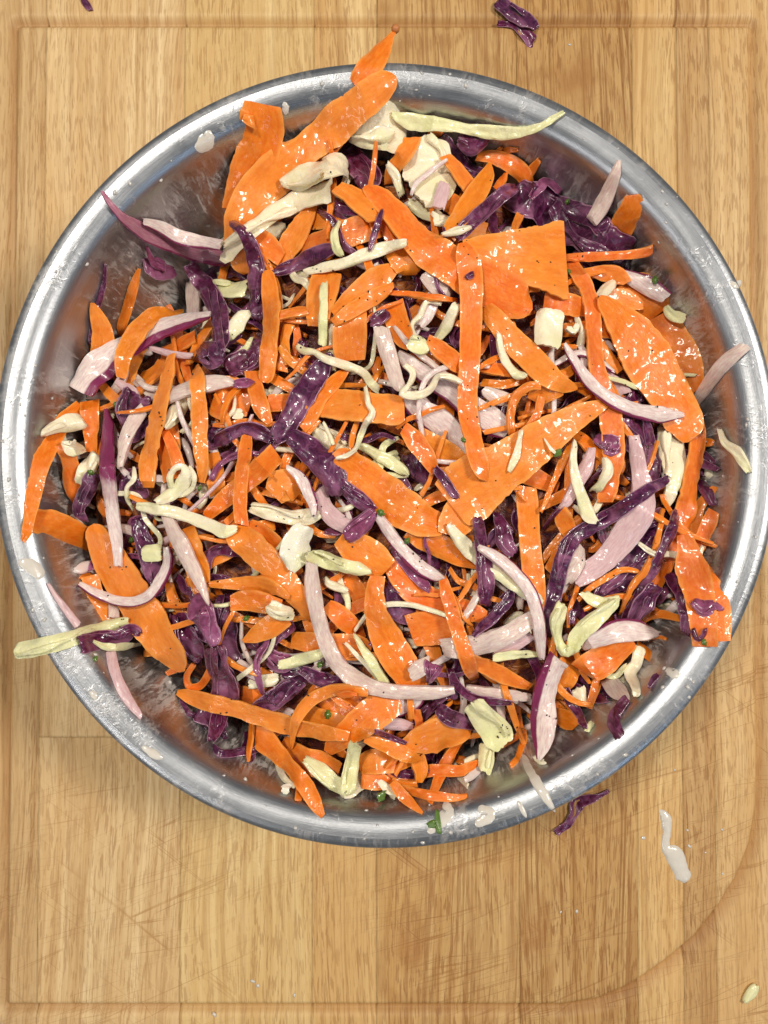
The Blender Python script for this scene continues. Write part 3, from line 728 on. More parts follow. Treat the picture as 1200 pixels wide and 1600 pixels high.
# ---------------------------------------------------------------- data: every shred one can tell apart, from the bottom up
DATA = """c 5 td|tapered carrot peel with knobbed brown tip poking out beyond the rim#knob-tipped carrot peel|618,46,5 610,58,11 598,76,28 583,98,38 567,118,34 554,133,26
c 6 pR|longest broad carrot peel, its rounded end resting over the top of the rim#rim-topping broad carrot peel|616,118,34 590,140,44 560,165,50 500,215,52 440,264,55 400,300,55 376,340,56 376,380,52 385,425,38
c 4 dq|deep orange carrot strip with squared end leaning on the bowl wall#square-ended deep orange strip|410,163,56 410,190,66 405,225,60 392,262,56 376,295,50 362,330,40 355,352,20
c 7 p||380,183,10 398,192,16
w 8 k|cream white cabbage flake with yellow blush lying on the broad carrot peel#cream cabbage flake|438,285,12 465,278,36 500,266,44 530,257,44 544,262,30
w 7 k|knobbly cream cabbage rib stretching below the yellow-blushed flake#knobbly cream rib|518,298,40 490,305,44 460,315,36 425,335,30 395,358,26 370,378,30 350,398,26
w 5 k|big crumpled cream cabbage heart piece near the top of the heap#crumpled cream heart piece|548,205,30 575,200,56 605,198,66 635,210,50
w 6 k|fan shaped cream cabbage piece with green tinge and frilled folds#fan-shaped cream piece|655,218,50 668,250,80 672,288,80 655,312,40
c 7 -|short bright orange carrot flap folded over the crumpled cream cabbage|645,215,26 632,240,30 615,262,26 610,285,20
w 8 -||605,255,8 618,275,14 628,305,12
w 7 g|long pale green-white cabbage strand reaching over the inner wall to the rim#long pale cabbage strand|612,180,10 640,190,22 690,195,20 740,203,16 790,208,18 820,205,14 850,195,12 868,183,9 880,175,7
r 5 -||715,218,14 735,225,34 762,215,26
r 4 -||685,215,20 705,235,26 730,258,26 755,275,26 790,300,30
r 5 f|broad glossy purple cabbage leaf with pale frilled edge along the wall#broad glossy cabbage leaf|800,298,50 840,318,62 880,345,66 920,365,60 955,380,50 988,388,30
r 4 -||900,390,30 940,408,40 985,415,30
r 7 m|pinkish magenta cabbage curl standing up on the broad purple leaf#pink cabbage curl|828,310,10 845,290,16 855,283,14 875,300,12
r 7 -|straight dark purple cabbage strap slanting beneath the pointed carrot sliver#slanting purple strap|712,370,22 740,345,24 765,322,24 790,300,22 808,290,14
w 8 -||690,367,6 715,360,14 735,355,8
c 6 -||695,243,18 712,262,26 728,285,28 745,310,24
c 6 -|pointed carrot sliver peppered with black specks near the fan shaped cabbage#pointed carrot sliver|765,256,6 760,275,24 745,300,34 730,325,34 712,350,30 700,368,26
c 6 -||791,268,5 782,288,12 772,305,12
c 3 -|carrot arc curling round the upper edge of the heap by the wall|745,245,12 770,245,20 800,258,24 820,275,20 830,292,12
o 5 y|greyish mauve onion sliver leaning up against the wall above the purple leaf#leaning grey onion sliver|967,252,8 960,275,18 950,300,22 938,325,24 925,345,22
c 2 d|dull orange carrot piece stuck flat on the wall beside the grey onion sliver|988,305,20 985,325,36 975,350,38 965,370,34
c 8 pq|largest carrot sheet with a square cut corner and wet sheen#square-cornered carrot sheet|722,388,22 750,390,45 780,395,66 810,400,88 840,403,112 865,405,134 884,407,138
c 7 -||850,470,26 880,474,34 905,478,30 922,486,14
c 8 -R|long diagonal carrot peel running under the upright ribbon#long diagonal carrot peel|568,292,16 590,305,34 620,335,46 655,375,54 700,410,62 745,435,66 790,460,66 820,475,50 832,478,30
c 9 -|long upright carrot ribbon with a purple speck near its top#upright purple-specked ribbon|722,380,14 728,395,34 735,430,38 736,480,36 735,530,34 732,580,32 730,620,32 733,660,30 742,700,30 752,735,26 762,750,6
r 10 s|tiny purple cabbage speck stuck on the long upright carrot ribbon|728,434,8 740,428,12
c 8 p|big triangular carrot sheet tapering to a thin point at one end#big triangular carrot sheet|955,627,8 925,640,28 890,658,44 850,685,62 810,714,72 775,737,82 745,757,98 720,776,100 702,786,76
c 6 -|straight carrot band hanging down from under the triangular sheet#straight carrot band|822,760,34 825,800,34 828,850,34 833,890,34 838,930,30 838,960,20
c 8 dR|deep orange leaf shaped carrot peel with a dark lengthwise crease#deep orange leaf-shaped peel|935,465,20 960,490,50 990,525,76 1015,565,84 1040,605,76 1060,640,70 1072,670,56 1070,692,14
c 7 -|long wavy carrot ribbon running below the square-cornered sheet#long wavy carrot ribbon|890,405,22 905,430,26 918,455,28 925,485,26 928,520,26 930,560,28 938,600,32 950,630,34 956,670,36 958,710,36 955,740,34 945,785,24
o 9 e-|crescent of pale onion with crimson rim across the deep orange peel#crimson-rimmed onion crescent|882,537,6 895,560,14 912,585,17 935,610,18 965,630,22 1000,643,24 1035,648,24 1068,648,8
c 5 -||950,445,30 980,450,50 1010,465,56 1030,490,40
c 6 p||945,465,24 975,468,34 1005,478,12
w 7 -||938,462,16 948,450,18 960,440,14
c 6 -||915,425,12 940,425,22 965,430,24 980,442,14
c 5 -|broad carrot piece with purple onion fleck against the outer side|1025,495,30 1045,520,50 1060,550,52 1075,580,46 1092,608,20
c 7 -|thin straight carrot stick pointing out from the square-cornered sheet#pointing carrot stick|860,402,10 885,401,13 930,400,13 975,399,12 1005,397,13 1016,394,13
o 6 y|straight pinkish onion strip propped from the heap up onto the rim#propped onion strip|1166,540,16 1150,552,20 1130,570,22 1112,592,22 1098,615,18 1088,635,12
o 5 e+|purple skinned onion strip sloping down the wall below the pointing carrot stick|965,425,14 990,435,22 1015,448,24 1042,466,18
w 7 g||1040,478,10 1050,492,18 1070,499,18
w 9 kq|blocky cream cabbage core chunk sitting flat among carrots#blocky cream core chunk|860,483,40 858,510,46 856,541,40
w 8 -||885,512,10 897,518,12 903,506,10
c 8 p|glistening carrot peel with pepper specks tapering to a point near the crescent onion#glistening peppered peel|757,480,20 775,500,32 800,530,38 830,560,42 855,585,42 880,600,26 902,605,6
c 7 p||828,610,22 850,613,30 880,608,16
c 7 -|slim carrot hoop arching over a dark gap above the triangular sheet#slim carrot hoop|800,680,10 798,650,12 806,622,13 825,604,14 845,603,12
c 7 -||845,620,14 840,645,12 828,665,14
r 6 f|broad ruffled purple cabbage leaf standing below the crescent onion#standing ruffled purple leaf|985,620,20 990,655,44 1003,690,50 1010,730,48 1018,760,30
o 7 m|large pale mauve onion slice sweeping down past the ruffled purple leaf#large sweeping onion slice|990,680,16 995,710,20 1000,740,24 1005,770,40 998,802,48 978,835,46 950,870,36 920,893,32 898,908,24
w 5 k|smooth cream cabbage wedge beneath the tip of the deep orange peel|1045,665,40 1050,700,46 1055,730,40 1050,770,26 1042,790,14
c 6 -|very long carrot ribbon sweeping along the edge of the heap#edge-sweeping carrot ribbon|1085,640,12 1092,670,22 1088,710,28 1080,750,30 1072,800,36 1055,840,34 1040,880,32 1020,920,28 1005,960,20
r 8 -|long dark purple cabbage strap bending over the pale sweeping onion slice#bending dark purple strap|855,990,18 862,950,22 870,910,24 880,870,24 893,845,26 920,825,24 955,805,24 985,785,22 1015,765,20 1045,748,12
r 6 f|crinkled dark purple cabbage bundle beside the edge-sweeping ribbon#crinkled purple bundle|940,940,40 965,900,50 990,865,50 1015,830,46 1040,802,26
r 7 -||975,970,14 1000,930,16 1025,885,18 1045,840,18 1060,800,16
r 7 -|shiny violet cabbage strip lying on the end of the crinkled bundle#shiny violet strip|985,970,24 1000,950,34 1015,930,34 1028,915,26
c 7 -q|flat ended carrot strip resting on the rim with a heart-shaped purple shred#heart-marked carrot strip|1070,835,20 1080,880,40 1090,920,44 1097,960,42 1102,1010,32
c 6 -|carrot strip partly hidden behind the one with the heart shaped shred|1092,880,30 1110,930,42 1122,970,42 1128,1002,24
c 5 -||1118,798,16 1108,820,22 1095,845,22 1085,865,18
r 9 m|star-like purple cabbage scrap perched on the carrot strip at the rim|1083,938,14 1100,950,26 1115,945,14 1130,952,8
r 9 s|small heart shaped purple cabbage shred on the end of a carrot strip|1083,982,8 1085,992,8 1092,1000,7 1100,992,8 1102,982,8
r 6 f||1048,895,20 1060,928,28 1070,960,26 1074,992,16
o 8 e+|onion slice with purple skin curving below the tangled green-white cabbage#purple-topped onion slice|905,1008,22 930,997,32 960,987,34 990,985,34 1010,988,24 1028,990,6
w 8 g|tangled green-white cabbage frill folded like a bow#tangled green-white frill|910,925,14 925,937,18 948,943,20 968,935,12
w 9 g||963,938,14 945,955,22 925,972,26 905,992,24 895,1012,20 885,1022,14
w 9 g||880,943,18 871,968,26 872,998,14 884,1020,16 895,1012,12
r 10 s||893,975,8 896,960,14 898,952,10
o 9 e+|long slender onion arc with crimson skin ending in a point#crimson-edged onion arc|748,855,8 775,870,18 805,895,20 828,925,20 840,960,20 845,1000,18 847,1030,8
w 8 -|long creamy cabbage strip running beside the crimson-edged onion arc#creamy cabbage strip|700,820,10 720,845,22 745,870,24 775,890,26 805,910,26 830,930,22 848,940,12
o 7 y|pale thick onion strip with blunt end crossed by a narrow carrot ribbon#blunt pale onion strip|690,1012,26 720,1012,34 760,1005,34 795,990,30 825,970,26 838,955,14
o 6 m||770,1022,20 800,1008,24 830,990,20
r 8 -|upright violet cabbage strip with forked frayed top#fork-topped violet strip|747,808,20 750,840,20 757,880,26 760,920,26 760,947,20
r 7 -||740,995,6 755,978,14 775,960,16 793,940,16 800,920,12
r 7 f|curled violet cabbage frills beneath the triangular carrot sheet|775,800,14 785,825,24 790,850,28 805,865,16
w 8 g|short yellow-green cabbage stick lying level above the wide onion tip#yellow-green stick|770,1028,12 795,1024,16 820,1022,12 845,1023,8
c 9 -|narrow carrot ribbon crossing the blunt pale onion strip#narrow crossing ribbon|692,905,14 697,925,20 705,950,22 715,985,22 725,1015,24 735,1045,22 742,1062,14
o 9 E-|thick onion wedge with dark crimson skin pointing down to the wall#dark crimson onion wedge|872,1028,30 858,1060,34 850,1090,36 847,1120,36 841,1150,28 832,1173,6
c 6 -||900,1030,40 880,1060,44 868,1090,30
c 7 -||910,1050,44 935,1035,50 965,1015,40 985,1000,20
c 4 -||1008,1008,22 1010,1030,18
w 6 -|crooked cream cabbage strand dangling over the wall below the purple-topped onion|1000,1010,18 995,1035,16 985,1050,18 990,1070,16 992,1088,10
o 5 y||950,1060,24 965,1080,28 978,1095,14
r 6 -||885,1075,10 892,1095,14 903,1115,14 912,1135,10
c 5 -||868,1115,20 885,1125,30 900,1135,16
w 4 -||905,1075,22 908,1100,18
w 5 g||915,1142,8 930,1132,10
r 5 f|curled purple cabbage scrap stuck on the wall with a rolled end|980,1090,14 968,1105,14 960,1120,18 963,1140,22 965,1155,8
r 3 s|little magenta cabbage fleck alone on the wall under the heap edge|1013,1075,7 1022,1060,10 1028,1053,6
o 6 ve-|long mauve onion strand with thin curled tail lying over the rim#curled-tail onion strand|160,300,5 172,318,9 190,338,12 208,352,18 235,368,26 275,382,28 310,392,30 340,400,26 352,408,12
o 7 e-|pinkish onion strip with purple underside above the curled-tail strand|225,347,12 250,355,20 280,370,22 315,378,20 345,382,16
r 6 m|bright magenta cabbage scrap hanging on the wall under the curled-tail strand|235,392,14 240,415,34 258,422,30 275,424,14
r 8 -|dark purple cabbage strip arching down from the knobbly cream rib#arching dark strip|360,343,14 378,360,18 392,385,22 400,415,26 398,445,24 400,475,24 402,500,14
r 7 f|dark purple cabbage strap with pale rib running down beside the onion stub#pale-ribbed dark strap|295,415,24 315,440,28 335,470,30 345,510,28 340,545,24 335,565,16
r 8 v||332,450,10 337,490,12 343,530,13 348,548,8
o 6 y|short speckled pink onion stub standing upright near the wall#pink onion stub|298,440,18 300,465,22 300,488,20
c 9 -R|smooth carrot strip with rounded lower end lying on dark cabbage#round-ended carrot strip|418,422,18 422,460,27 423,500,28 420,540,28 418,570,27 414,598,22
o 7 E-|broad pale onion slice with purple skin fanning out near the wall#broad pale onion slice|126,612,44 145,582,48 175,555,46 215,530,40 250,512,34 290,500,26 328,492,12
c 8 -|carrot peel bent over the broad pale onion slice#bent carrot peel|188,590,14 192,560,26 205,530,34 225,500,34 245,485,26 275,478,12
c 4 d|slender carrot sliver standing upright against the wall#upright wall sliver|219,422,4 210,450,13 200,480,15 190,510,14 187,525,8
r 3 -|very thin dark purple strand climbing the wall beside the pointed carrot|166,413,5 158,450,9 150,490,10 143,540,8
c 5 -|pointed carrot piece with pepper flecks beside the thin dark strand|142,472,6 150,490,20 160,515,30 162,545,34 155,575,26
r 7 f||312,540,24 330,555,44 350,560,30
r 6 f|glossy knotted purple cabbage clump beside the round-ended carrot strip#glossy purple clump|355,580,26 372,568,42 395,560,34 405,535,24
r 8 m||365,600,12 385,598,16 397,596,6
w 4 g|pale green cabbage piece with a folded lip under the arching dark strip|330,440,20 355,450,34 385,450,30
w 5 -|shiny white cabbage folds between the two dark purple straps|355,530,18 368,508,28 385,485,24
r 7 v|purple cabbage strip with rounded end lying over the white strip#round-tipped purple strip|425,425,10 440,420,20 470,408,24 500,395,24 522,388,20 527,384,8
c 8 p|long narrow glossy carrot strip lying almost upright over the onion#narrow glossy upright strip|268,553,12 262,580,20 255,610,26 245,650,30 235,690,30 230,730,30 232,762,18
c 8 p|folded-top carrot strip hanging straight beside the cream rib knot#folded-top carrot strip|305,573,12 308,590,26 310,620,22 311,660,22 313,700,22 318,730,20 315,754,12
o 7 y|pale onion tongue lying behind the folded-top carrot strip|262,620,20 290,608,24 320,600,28 350,597,20 367,600,8
o 9 pR|shiny magenta onion petal fading to white at its lower end#shiny magenta onion petal|167,640,6 168,665,16 166,700,22 168,740,24 172,780,22 178,820,20 182,850,16 184,884,12
w 7 k|stubby cream cabbage rib poking out above the carrot loop#stubby cream rib|64,680,8 85,668,20 105,662,26 130,657,24
c 6 d|dark orange carrot loop bulging out over the rim#dark orange carrot loop|125,632,16 112,645,22 98,660,24 85,685,24 65,720,26 55,760,22 48,800,18 42,830,14 35,845,8
c 5 d|squared carrot strip joining the carrot loop from inside the bowl|46,812,34 75,815,40 100,825,42 125,838,40 148,850,30
w 7 k||98,692,10 115,700,28 130,700,14
c 6 -||100,695,26 110,730,24 112,760,26 120,790,14
c 6 -||138,625,30 140,660,24 142,700,20 140,720,10
w 6 k|speckled cream cabbage piece beside the shiny magenta onion petal|130,757,28 138,730,28 148,708,22
r 7 -|violet cabbage shred curving down beside the speckled cream piece|128,815,10 128,790,20 138,760,24 150,740,18
c 7 pR|broad carrot peel slanting down the heap to a pointed wet end#broad slanting carrot peel|142,820,30 155,845,46 175,880,60 200,920,66 225,960,66 250,1000,60 272,1030,46 284,1050,12
o 9 e-|thin onion hook curving across the broad slanting carrot peel#thin onion hook|125,912,7 150,927,12 180,938,15 210,940,16 235,928,17 252,905,18 262,880,17 260,855,12
w 9 gq|small square green cabbage chip lying beside the onion hook#square green chip|222,864,25 251,864,27
w 9 -|long cream cabbage rib with green tip below the knotted shreds#green-tipped cream rib|213,790,12 240,795,18 270,800,18 300,810,18 330,822,18 350,830,22 370,826,10
w 9 -|knotted bundle of cream cabbage threads looped over itself#knotted cream threads|245,785,14 268,772,20 288,750,22 286,730,12 272,733,9 265,750,9 276,772,10 298,765,8 304,745,7 295,728,7
o 8 y|narrow pale onion tail tapering to a thread below the cream rib#tapering onion tail|250,755,8 255,790,14 265,820,20 282,850,26 300,885,24 315,915,16 326,945,4
c 6 -||255,668,10 270,700,18 280,730,20
c 7 -|smooth carrot petal lying beneath the tapering onion tail|290,825,28 302,860,34 311,900,36 314,930,24
c 8 -|narrow carrot strip standing straight up in the middle left mass#narrow straight strip|386,680,14 382,710,22 377,750,22 375,790,22 378,820,20
c 7 -|carrot strip slanting up behind the narrow straight strip|433,708,30 405,735,32 375,760,30 345,785,26 322,808,14
r 8 v|glossy violet cabbage strap with milky dressing across its middle#milky violet strap|518,552,14 500,580,30 480,610,38 462,640,38 445,670,36 428,688,24
r 9 v|thick curved purple cabbage leaf with white dressing streak#thick curved purple leaf|452,680,26 480,700,40 505,725,44 520,750,40 520,775,24
r 8 -||530,755,20 560,780,26 585,800,18
r 9 m|frayed fan-like end of purple cabbage lying on mauve onion#frayed purple fan end|585,798,16 570,815,28 553,830,30 540,842,22
r 7 v|mauve and purple cabbage sliver wrapping under the milky violet strap|335,690,20 355,680,20 380,668,16 400,672,24 425,685,16
c 7 dR|deep orange ribbed carrot peel in the middle of the heap#ribbed deep orange peel|524,705,30 555,738,58 590,768,66 630,795,62 665,815,50 700,820,30
c 6 -|carrot strip continuing below the ribbed deep orange peel|640,825,36 660,838,40 690,855,36 720,873,26 745,884,10
w 9 g|yellow-green cabbage pod lying on the ribbed deep orange peel#yellow-green pod|560,695,8 585,708,16 610,722,20 630,735,16 638,742,6
c 7 p|torn edged carrot sheet lying level beside the milky violet strap#torn-edged carrot sheet|488,626,44 520,630,50 555,634,50 590,638,48 615,640,50 632,638,38
c 7 d||540,578,12 520,600,24 500,620,26 485,650,26 472,670,16
w 9 -|wiggly white cabbage strand crossing the top of the violet strap#wiggly white strand|463,540,10 475,548,12 492,550,10 508,560,13 530,568,14 552,575,14 570,585,12 580,600,14 592,612,10
w 10 -|pale thread of cabbage trailing over the torn-edged carrot sheet#trailing pale thread|570,605,7 575,630,8 582,645,10 570,665,10 562,685,9 555,702,6 540,712,8 525,716,4
w 8 -||505,660,6 515,680,7 520,695,8
w 9 g|straight green-white cabbage rib standing upright on carrot#straight green-white rib|507,442,12 505,480,15 504,520,14 503,540,13
c 7 p|carrot sheet lying beneath the straight green-white rib|512,425,46 505,450,50 500,480,44 495,510,30
c 7 -q|squared carrot sheet below two folded carrot slices#squared middle carrot sheet|546,478,50 547,510,54 546,540,52 548,563,46
c 7 p||520,490,14 545,470,30 575,445,34 605,425,26 625,415,10
c 8 p||520,505,12 550,485,24 590,460,22 615,445,8
w 8 -|long white cabbage strip lying under the start of the diagonal peel#long white strip|475,425,10 505,418,16 540,410,16 570,398,20 600,388,20 635,378,12
c 7 -||610,385,30 630,400,50 640,420,40 640,430,20
o 5 y||668,425,34 690,445,42 708,458,26
c 7 -||608,457,8 640,460,10 680,465,10 715,470,6
c 6 d||612,475,40 620,500,36 632,530,30 640,545,10
w 7 -|straight cream cabbage rib meeting the upright ribbon at a slant#slanting cream rib|715,475,16 705,495,18 692,515,18 682,530,14
r 8 s||578,505,14 592,497,22 607,488,16
o 8 y|beige translucent onion strip with squared top near the wiggly strand#beige onion strip|595,512,24 603,540,26 612,570,24 620,595,22 630,612,14
w 7 g|greenish translucent cabbage scrap on top of mauve onion|640,532,24 655,540,30 670,548,20
c 6 -||635,562,24 660,568,38 688,572,24
c 7 -|glossy carrot slice sloping down to the upright purple-specked ribbon|668,530,14 690,548,30 710,565,30 727,582,16
o 6 e-|long mauve onion slice with purple lower skin passing under the upright ribbon#long mauve onion slice|620,550,14 650,575,24 680,595,30 710,615,32 740,640,40 770,660,44 792,677,20
o 6 e-|second mauve onion slice parallel to and below the longer one|635,620,20 655,640,34 685,660,42 710,685,36 730,712,14
w 9 k|curly yellowish cabbage ringlet looping over the mauve onion#curly yellow ringlet|632,570,10 645,582,10 640,600,8 628,615,12 650,618,14 672,608,10 685,588,8 705,590,12 722,598,8
c 7 -||630,668,20 650,690,30 668,715,26 680,740,14
c 6 -||650,680,30 680,700,40 710,715,34 732,720,10
c 6 -||750,575,16 775,578,20 800,582,16
c 6 -||752,598,12 790,600,12 825,590,12
w 8 -|curved cream cabbage pod beside the glistening peppered peel|778,520,8 782,545,12 795,570,16 810,585,16 822,588,8
o 6 y||755,610,14 775,620,24 795,625,20
o 8 e+|curved onion sliver with purple outer skin beside the thick purple leaf#curved onion sliver|448,730,8 468,745,16 482,770,18 490,790,14 490,808,6
o 7 m|mauve onion ribbon partly under the frayed purple fan end|497,765,24 505,790,26 520,808,28 540,822,24 557,830,12
c 6 p||428,775,36 445,758,52 468,772,30
w 7 k|cream cabbage rib running level behind the narrow straight strip#level cream rib|392,792,16 420,800,24 450,808,22 480,808,26 500,803,14
w 8 w|milky white cabbage flap hanging below the level cream rib#milky white flap|455,893,12 460,872,42 465,845,40 480,822,26
w 9 g|twisted green cabbage strand with light stripes near the hooked onion#twisted green strand|480,866,16 500,872,24 530,882,22 560,890,20 580,893,8
c 7 p|pepper-specked carrot diamond beneath the frayed purple fan end|532,838,34 560,860,54 585,875,54 607,888,30
c 7 p|long wet carrot peel slanting down to the hooked onion strip#long wet slanting peel|358,822,20 376,840,44 400,862,48 430,890,44 455,920,38 475,950,26 487,970,8
c 6 -||385,820,24 410,840,40 440,868,40 465,900,24
c 7 -|pointed orange carrot blade lying level above a blunt carrot piece#pointed carrot blade|328,913,8 365,912,18 400,912,24 430,920,20 452,934,8
c 7 d||360,942,24 385,938,34 415,942,32 440,945,16
w 8 k||420,945,22 435,955,26 458,960,16
c 7 p|carrot slice with tapered tail beside the dark purple cluster|380,1002,6 400,992,26 425,978,36 450,965,24
o 9 y|longest pale mauve onion strip bent like a hook through the heap#hooked onion strip|487,880,18 488,910,22 492,940,24 500,975,24 512,1010,25 530,1040,25 560,1065,25 600,1078,23 640,1082,22 680,1082,20 710,1078,12
c 7 d|broad smooth carrot peel curving down under the hooked onion strip#broad curving carrot peel|590,900,24 585,930,30 590,965,38 605,1000,50 625,1035,52 645,1062,46 655,1080,30
c 6 -|curved carrot ribbon sweeping away from the broad curving peel|600,868,16 620,895,30 650,925,40 690,945,40 730,955,34 760,965,20
c 6 -||640,985,50 680,980,56 710,985,50
o 8 e-|grey mauve onion strip with crimson skin below the frayed fan end#grey mauve onion strip|590,805,12 610,835,18 630,860,20 655,885,22 680,900,18 695,906,6
r 7 m||615,860,10 640,890,16 660,910,18 672,922,12
r 5 f|dark purple cabbage cluster in a hollow beside the curving carrot peel|600,915,30 620,940,46 640,955,40 652,945,20
c 6 -||510,945,20 535,965,32 555,985,26 568,998,10
c 6 -|wide flat carrot strip with blunt end passing behind the hooked onion|455,1000,24 490,1005,34 520,1010,40 560,1012,40 580,1015,20
w 7 g|thin pale cabbage needle between the hooked onion and the curving peel|553,990,4 568,1015,12 585,1040,16 603,1068,14
c 8 d|straight smooth carrot plank slanting down from the hooked onion strip#smooth carrot plank|625,1090,40 605,1100,50 580,1118,50 550,1140,44 525,1162,32 512,1176,14
c 9 p|thin carrot hoop arching down beside the smooth plank#thin carrot hoop|575,1083,12 545,1078,16 515,1080,18 485,1095,20 465,1120,18 457,1148,10 455,1170,4
c 8 p|very long pale carrot strip with pointed end bordering the dark wall#long pale carrot strip|278,1081,8 300,1090,24 335,1100,30 370,1108,28 400,1118,30 440,1130,34 475,1138,30 510,1145,24 545,1150,14
c 6 d|carrot spear leaning down the wall toward the lower rim#leaning carrot spear|395,1138,30 410,1155,40 430,1175,32 455,1200,26 475,1225,24 490,1250,22 504,1276,10
r 3 -|shrivelled thin maroon strand lying on the wall under the pale carrot strip|330,1168,8 350,1178,12 375,1175,12 400,1172,10 413,1166,5
r 7 f|tall crumpled dark purple cabbage column#tall purple column|335,1010,30 340,1040,36 348,1070,46 350,1095,42 346,1112,26
r 7 m|lilac crinkled cabbage patch at the head of the tall purple column#lilac crinkled patch|300,935,30 312,955,44 325,985,36 332,1010,20
r 6 f||350,930,30 350,970,34 355,1010,36 360,1050,36
r 4 -||345,1108,24 340,1130,24 335,1152,16
r 5 f||275,960,34 285,990,44 300,1015,40 315,1030,20
w 7 g|pale green cabbage strip sticking out level over the rim#rim-crossing green strip|24,1018,24 45,1014,28 75,1008,27 110,998,26 150,985,24 180,977,22 200,972,16
r 8 -|dark purple cabbage piece with square end beneath the wide slanting peel#square-ended purple piece|125,1008,30 155,1000,28 185,997,28 205,985,22 220,990,12
w 9 g||146,1002,4 165,1010,10 190,1012,14 207,1015,8
o 4 m|pink onion curve lying down the dark wall beneath the purple piece|172,1015,12 178,1045,14 190,1075,14 205,1100,12 222,1120,8
o 4 m|thin mauve onion sliver lying on the wall above the green strip|75,912,4 90,935,7 105,955,9 122,978,10
o 4 y||177,935,14 178,965,14
c 5 -|small carrot curl forming a ring beside the tall purple column|302,1038,8 292,1055,10 295,1072,12 312,1072,12 325,1055,12 330,1040,8
c 6 -||470,1110,24 500,1125,34 540,1135,30
c 7 p|shiny fan shaped carrot slice at the lower edge of the heap#shiny fan-shaped slice|632,1165,20 665,1155,54 695,1148,58 720,1148,36 736,1146,12
c 6 p||560,1195,26 590,1190,36 630,1188,30 655,1185,14
c 7 -||570,1152,16 600,1163,22 635,1180,22 655,1190,12
c 6 -||650,1108,10 655,1130,12 648,1150,12 630,1165,10
c 6 -||652,1185,22 657,1205,20 655,1222,12
c 6 -||612,1220,10 632,1224,8 652,1226,10
c 5 -||565,1210,40 590,1220,30 610,1225,16
c 7 d|thin carrot splinter pointing down at the lower rim#thin carrot splinter|612,1222,10 625,1238,18 642,1255,14 660,1270,5
c 6 -|tapered carrot stick lying level along the lower wall with knobbed tip|625,1232,12 660,1240,14 700,1246,12 722,1245,8 730,1243,6
w 8 g|flat pale cabbage strip hanging from the smooth carrot plank#hanging pale strip|555,1160,20 550,1190,22 546,1215,24 543,1236,20
w 6 g|frilly yellow-white cabbage edge tucked under the hanging pale strip|475,1188,10 495,1205,22 515,1220,26 535,1230,24 555,1236,14
w 6 -||592,1220,8 605,1233,12 620,1240,8
g 6 -|chopped green herb bit in dressing at the foot of the heap|590,1247,12 602,1243,15
g 3 -|bright green herb stalk stuck in dressing on the lower rim|683,1265,6 684,1285,9 686,1302,7
g 3 -|rounded green herb lump beside the stalk on the lower rim|668,1290,8 680,1287,14
c 5 -||440,1160,20 470,1180,30 500,1195,36 530,1205,24
r 8 s||585,1143,6 605,1150,9 635,1162,7
o 6 m||590,1132,10 620,1132,20 645,1135,10
c 9 -||528,1086,8 545,1084,12 558,1086,6
r 9 m|fan of fine purple cabbage ribs beneath the blunt pale onion strip#fine-ribbed purple fan|670,1068,8 677,1052,22 680,1036,38
o 7 y||640,1055,20 655,1045,26 672,1035,20
r 7 -|dark cabbage strand curving below the tip of the hooked onion|703,1045,10 712,1068,14 735,1088,14 765,1095,14 800,1098,12
o 6 y|pale onion strip lying level toward the dark crimson wedge|728,1078,16 760,1083,20 795,1087,18 828,1090,12
r 7 f||685,1105,18 700,1120,24 720,1128,20 740,1138,10
w 7 g|broad pale green cabbage leaf strip near the dark crimson wedge#broad pale green leaf strip|738,1098,34 755,1120,42 775,1145,48 788,1165,36
w 6 g||762,1162,24 760,1190,24 757,1208,22
c 7 -|carrot spear slipping under the dark crimson wedge#slipping carrot spear|735,1030,20 765,1045,24 795,1060,22 828,1072,12
c 4 -||783,1168,8 805,1155,8 820,1140,8
w 3 -|small round white cabbage crumb on the wall below the crimson wedge|838,1190,12 850,1188,14
w 3 w|pale crumb on the lower wall beside the leaning carrot spear|440,1233,12 453,1232,14
w 2 -|white cabbage squiggle stuck alone on the inner wall#lone white squiggle|1124,670,7 1132,690,10 1148,703,14 1160,720,14 1170,738,10
r 4 -||1085,718,12 1105,727,12 1122,735,8
r 3 -||1090,750,14 1105,770,16 1115,790,10
w 8 k|forked cream cabbage strand shaped like a tuning fork#forked cream strand|898,690,8 895,720,12 900,750,16 910,780,20 920,805,22 932,815,10
o 7 m||925,700,12 918,725,18 905,750,20 885,785,14 873,795,5
w 8 k||945,715,10 950,735,18 940,755,14 928,768,16
r 9 m|greyish purple cabbage star sitting on the long wavy carrot ribbon#greyish purple star|930,682,12 945,690,24 958,692,24 952,706,16 968,705,8
c 7 -||875,800,22 885,820,26 895,840,20
c 7 -|needle-thin carrot stick slanting down from the triangular sheet|893,690,8 880,720,10 862,760,9 845,800,6
o 7 y|pale onion end with blunt top beside the bending dark strap|905,852,24 900,880,26 885,912,18
c 4 d||860,870,40 880,880,50 890,885,30
w 9 -|white cabbage flake shaped like lightning on the triangular carrot sheet|815,672,5 810,695,10 805,715,12 795,737,8
g 9 -||866,710,8 877,706,12
w 9 -||850,685,3 860,700,5 868,708,5
r 6 -||640,710,30 655,735,34 668,755,20
r 9 -|small purple cabbage stick at the edge of the triangular carrot sheet|680,730,10 695,750,14 708,770,14 715,778,8
c 6 p||330,708,24 335,740,30 340,772,26
c 5 d|flat deep orange carrot sheet behind the folded-top strip|335,618,60 355,622,74 375,628,60 392,632,40
w 6 s||363,648,16 380,646,16
c 7 -||392,580,20 400,610,24 410,640,26 422,662,10
c 6 -||418,630,26 450,628,26 462,626,16
r 5 f||215,615,50 205,640,50 200,665,30
o 6 y||188,730,10 195,690,20 208,660,22 225,638,18
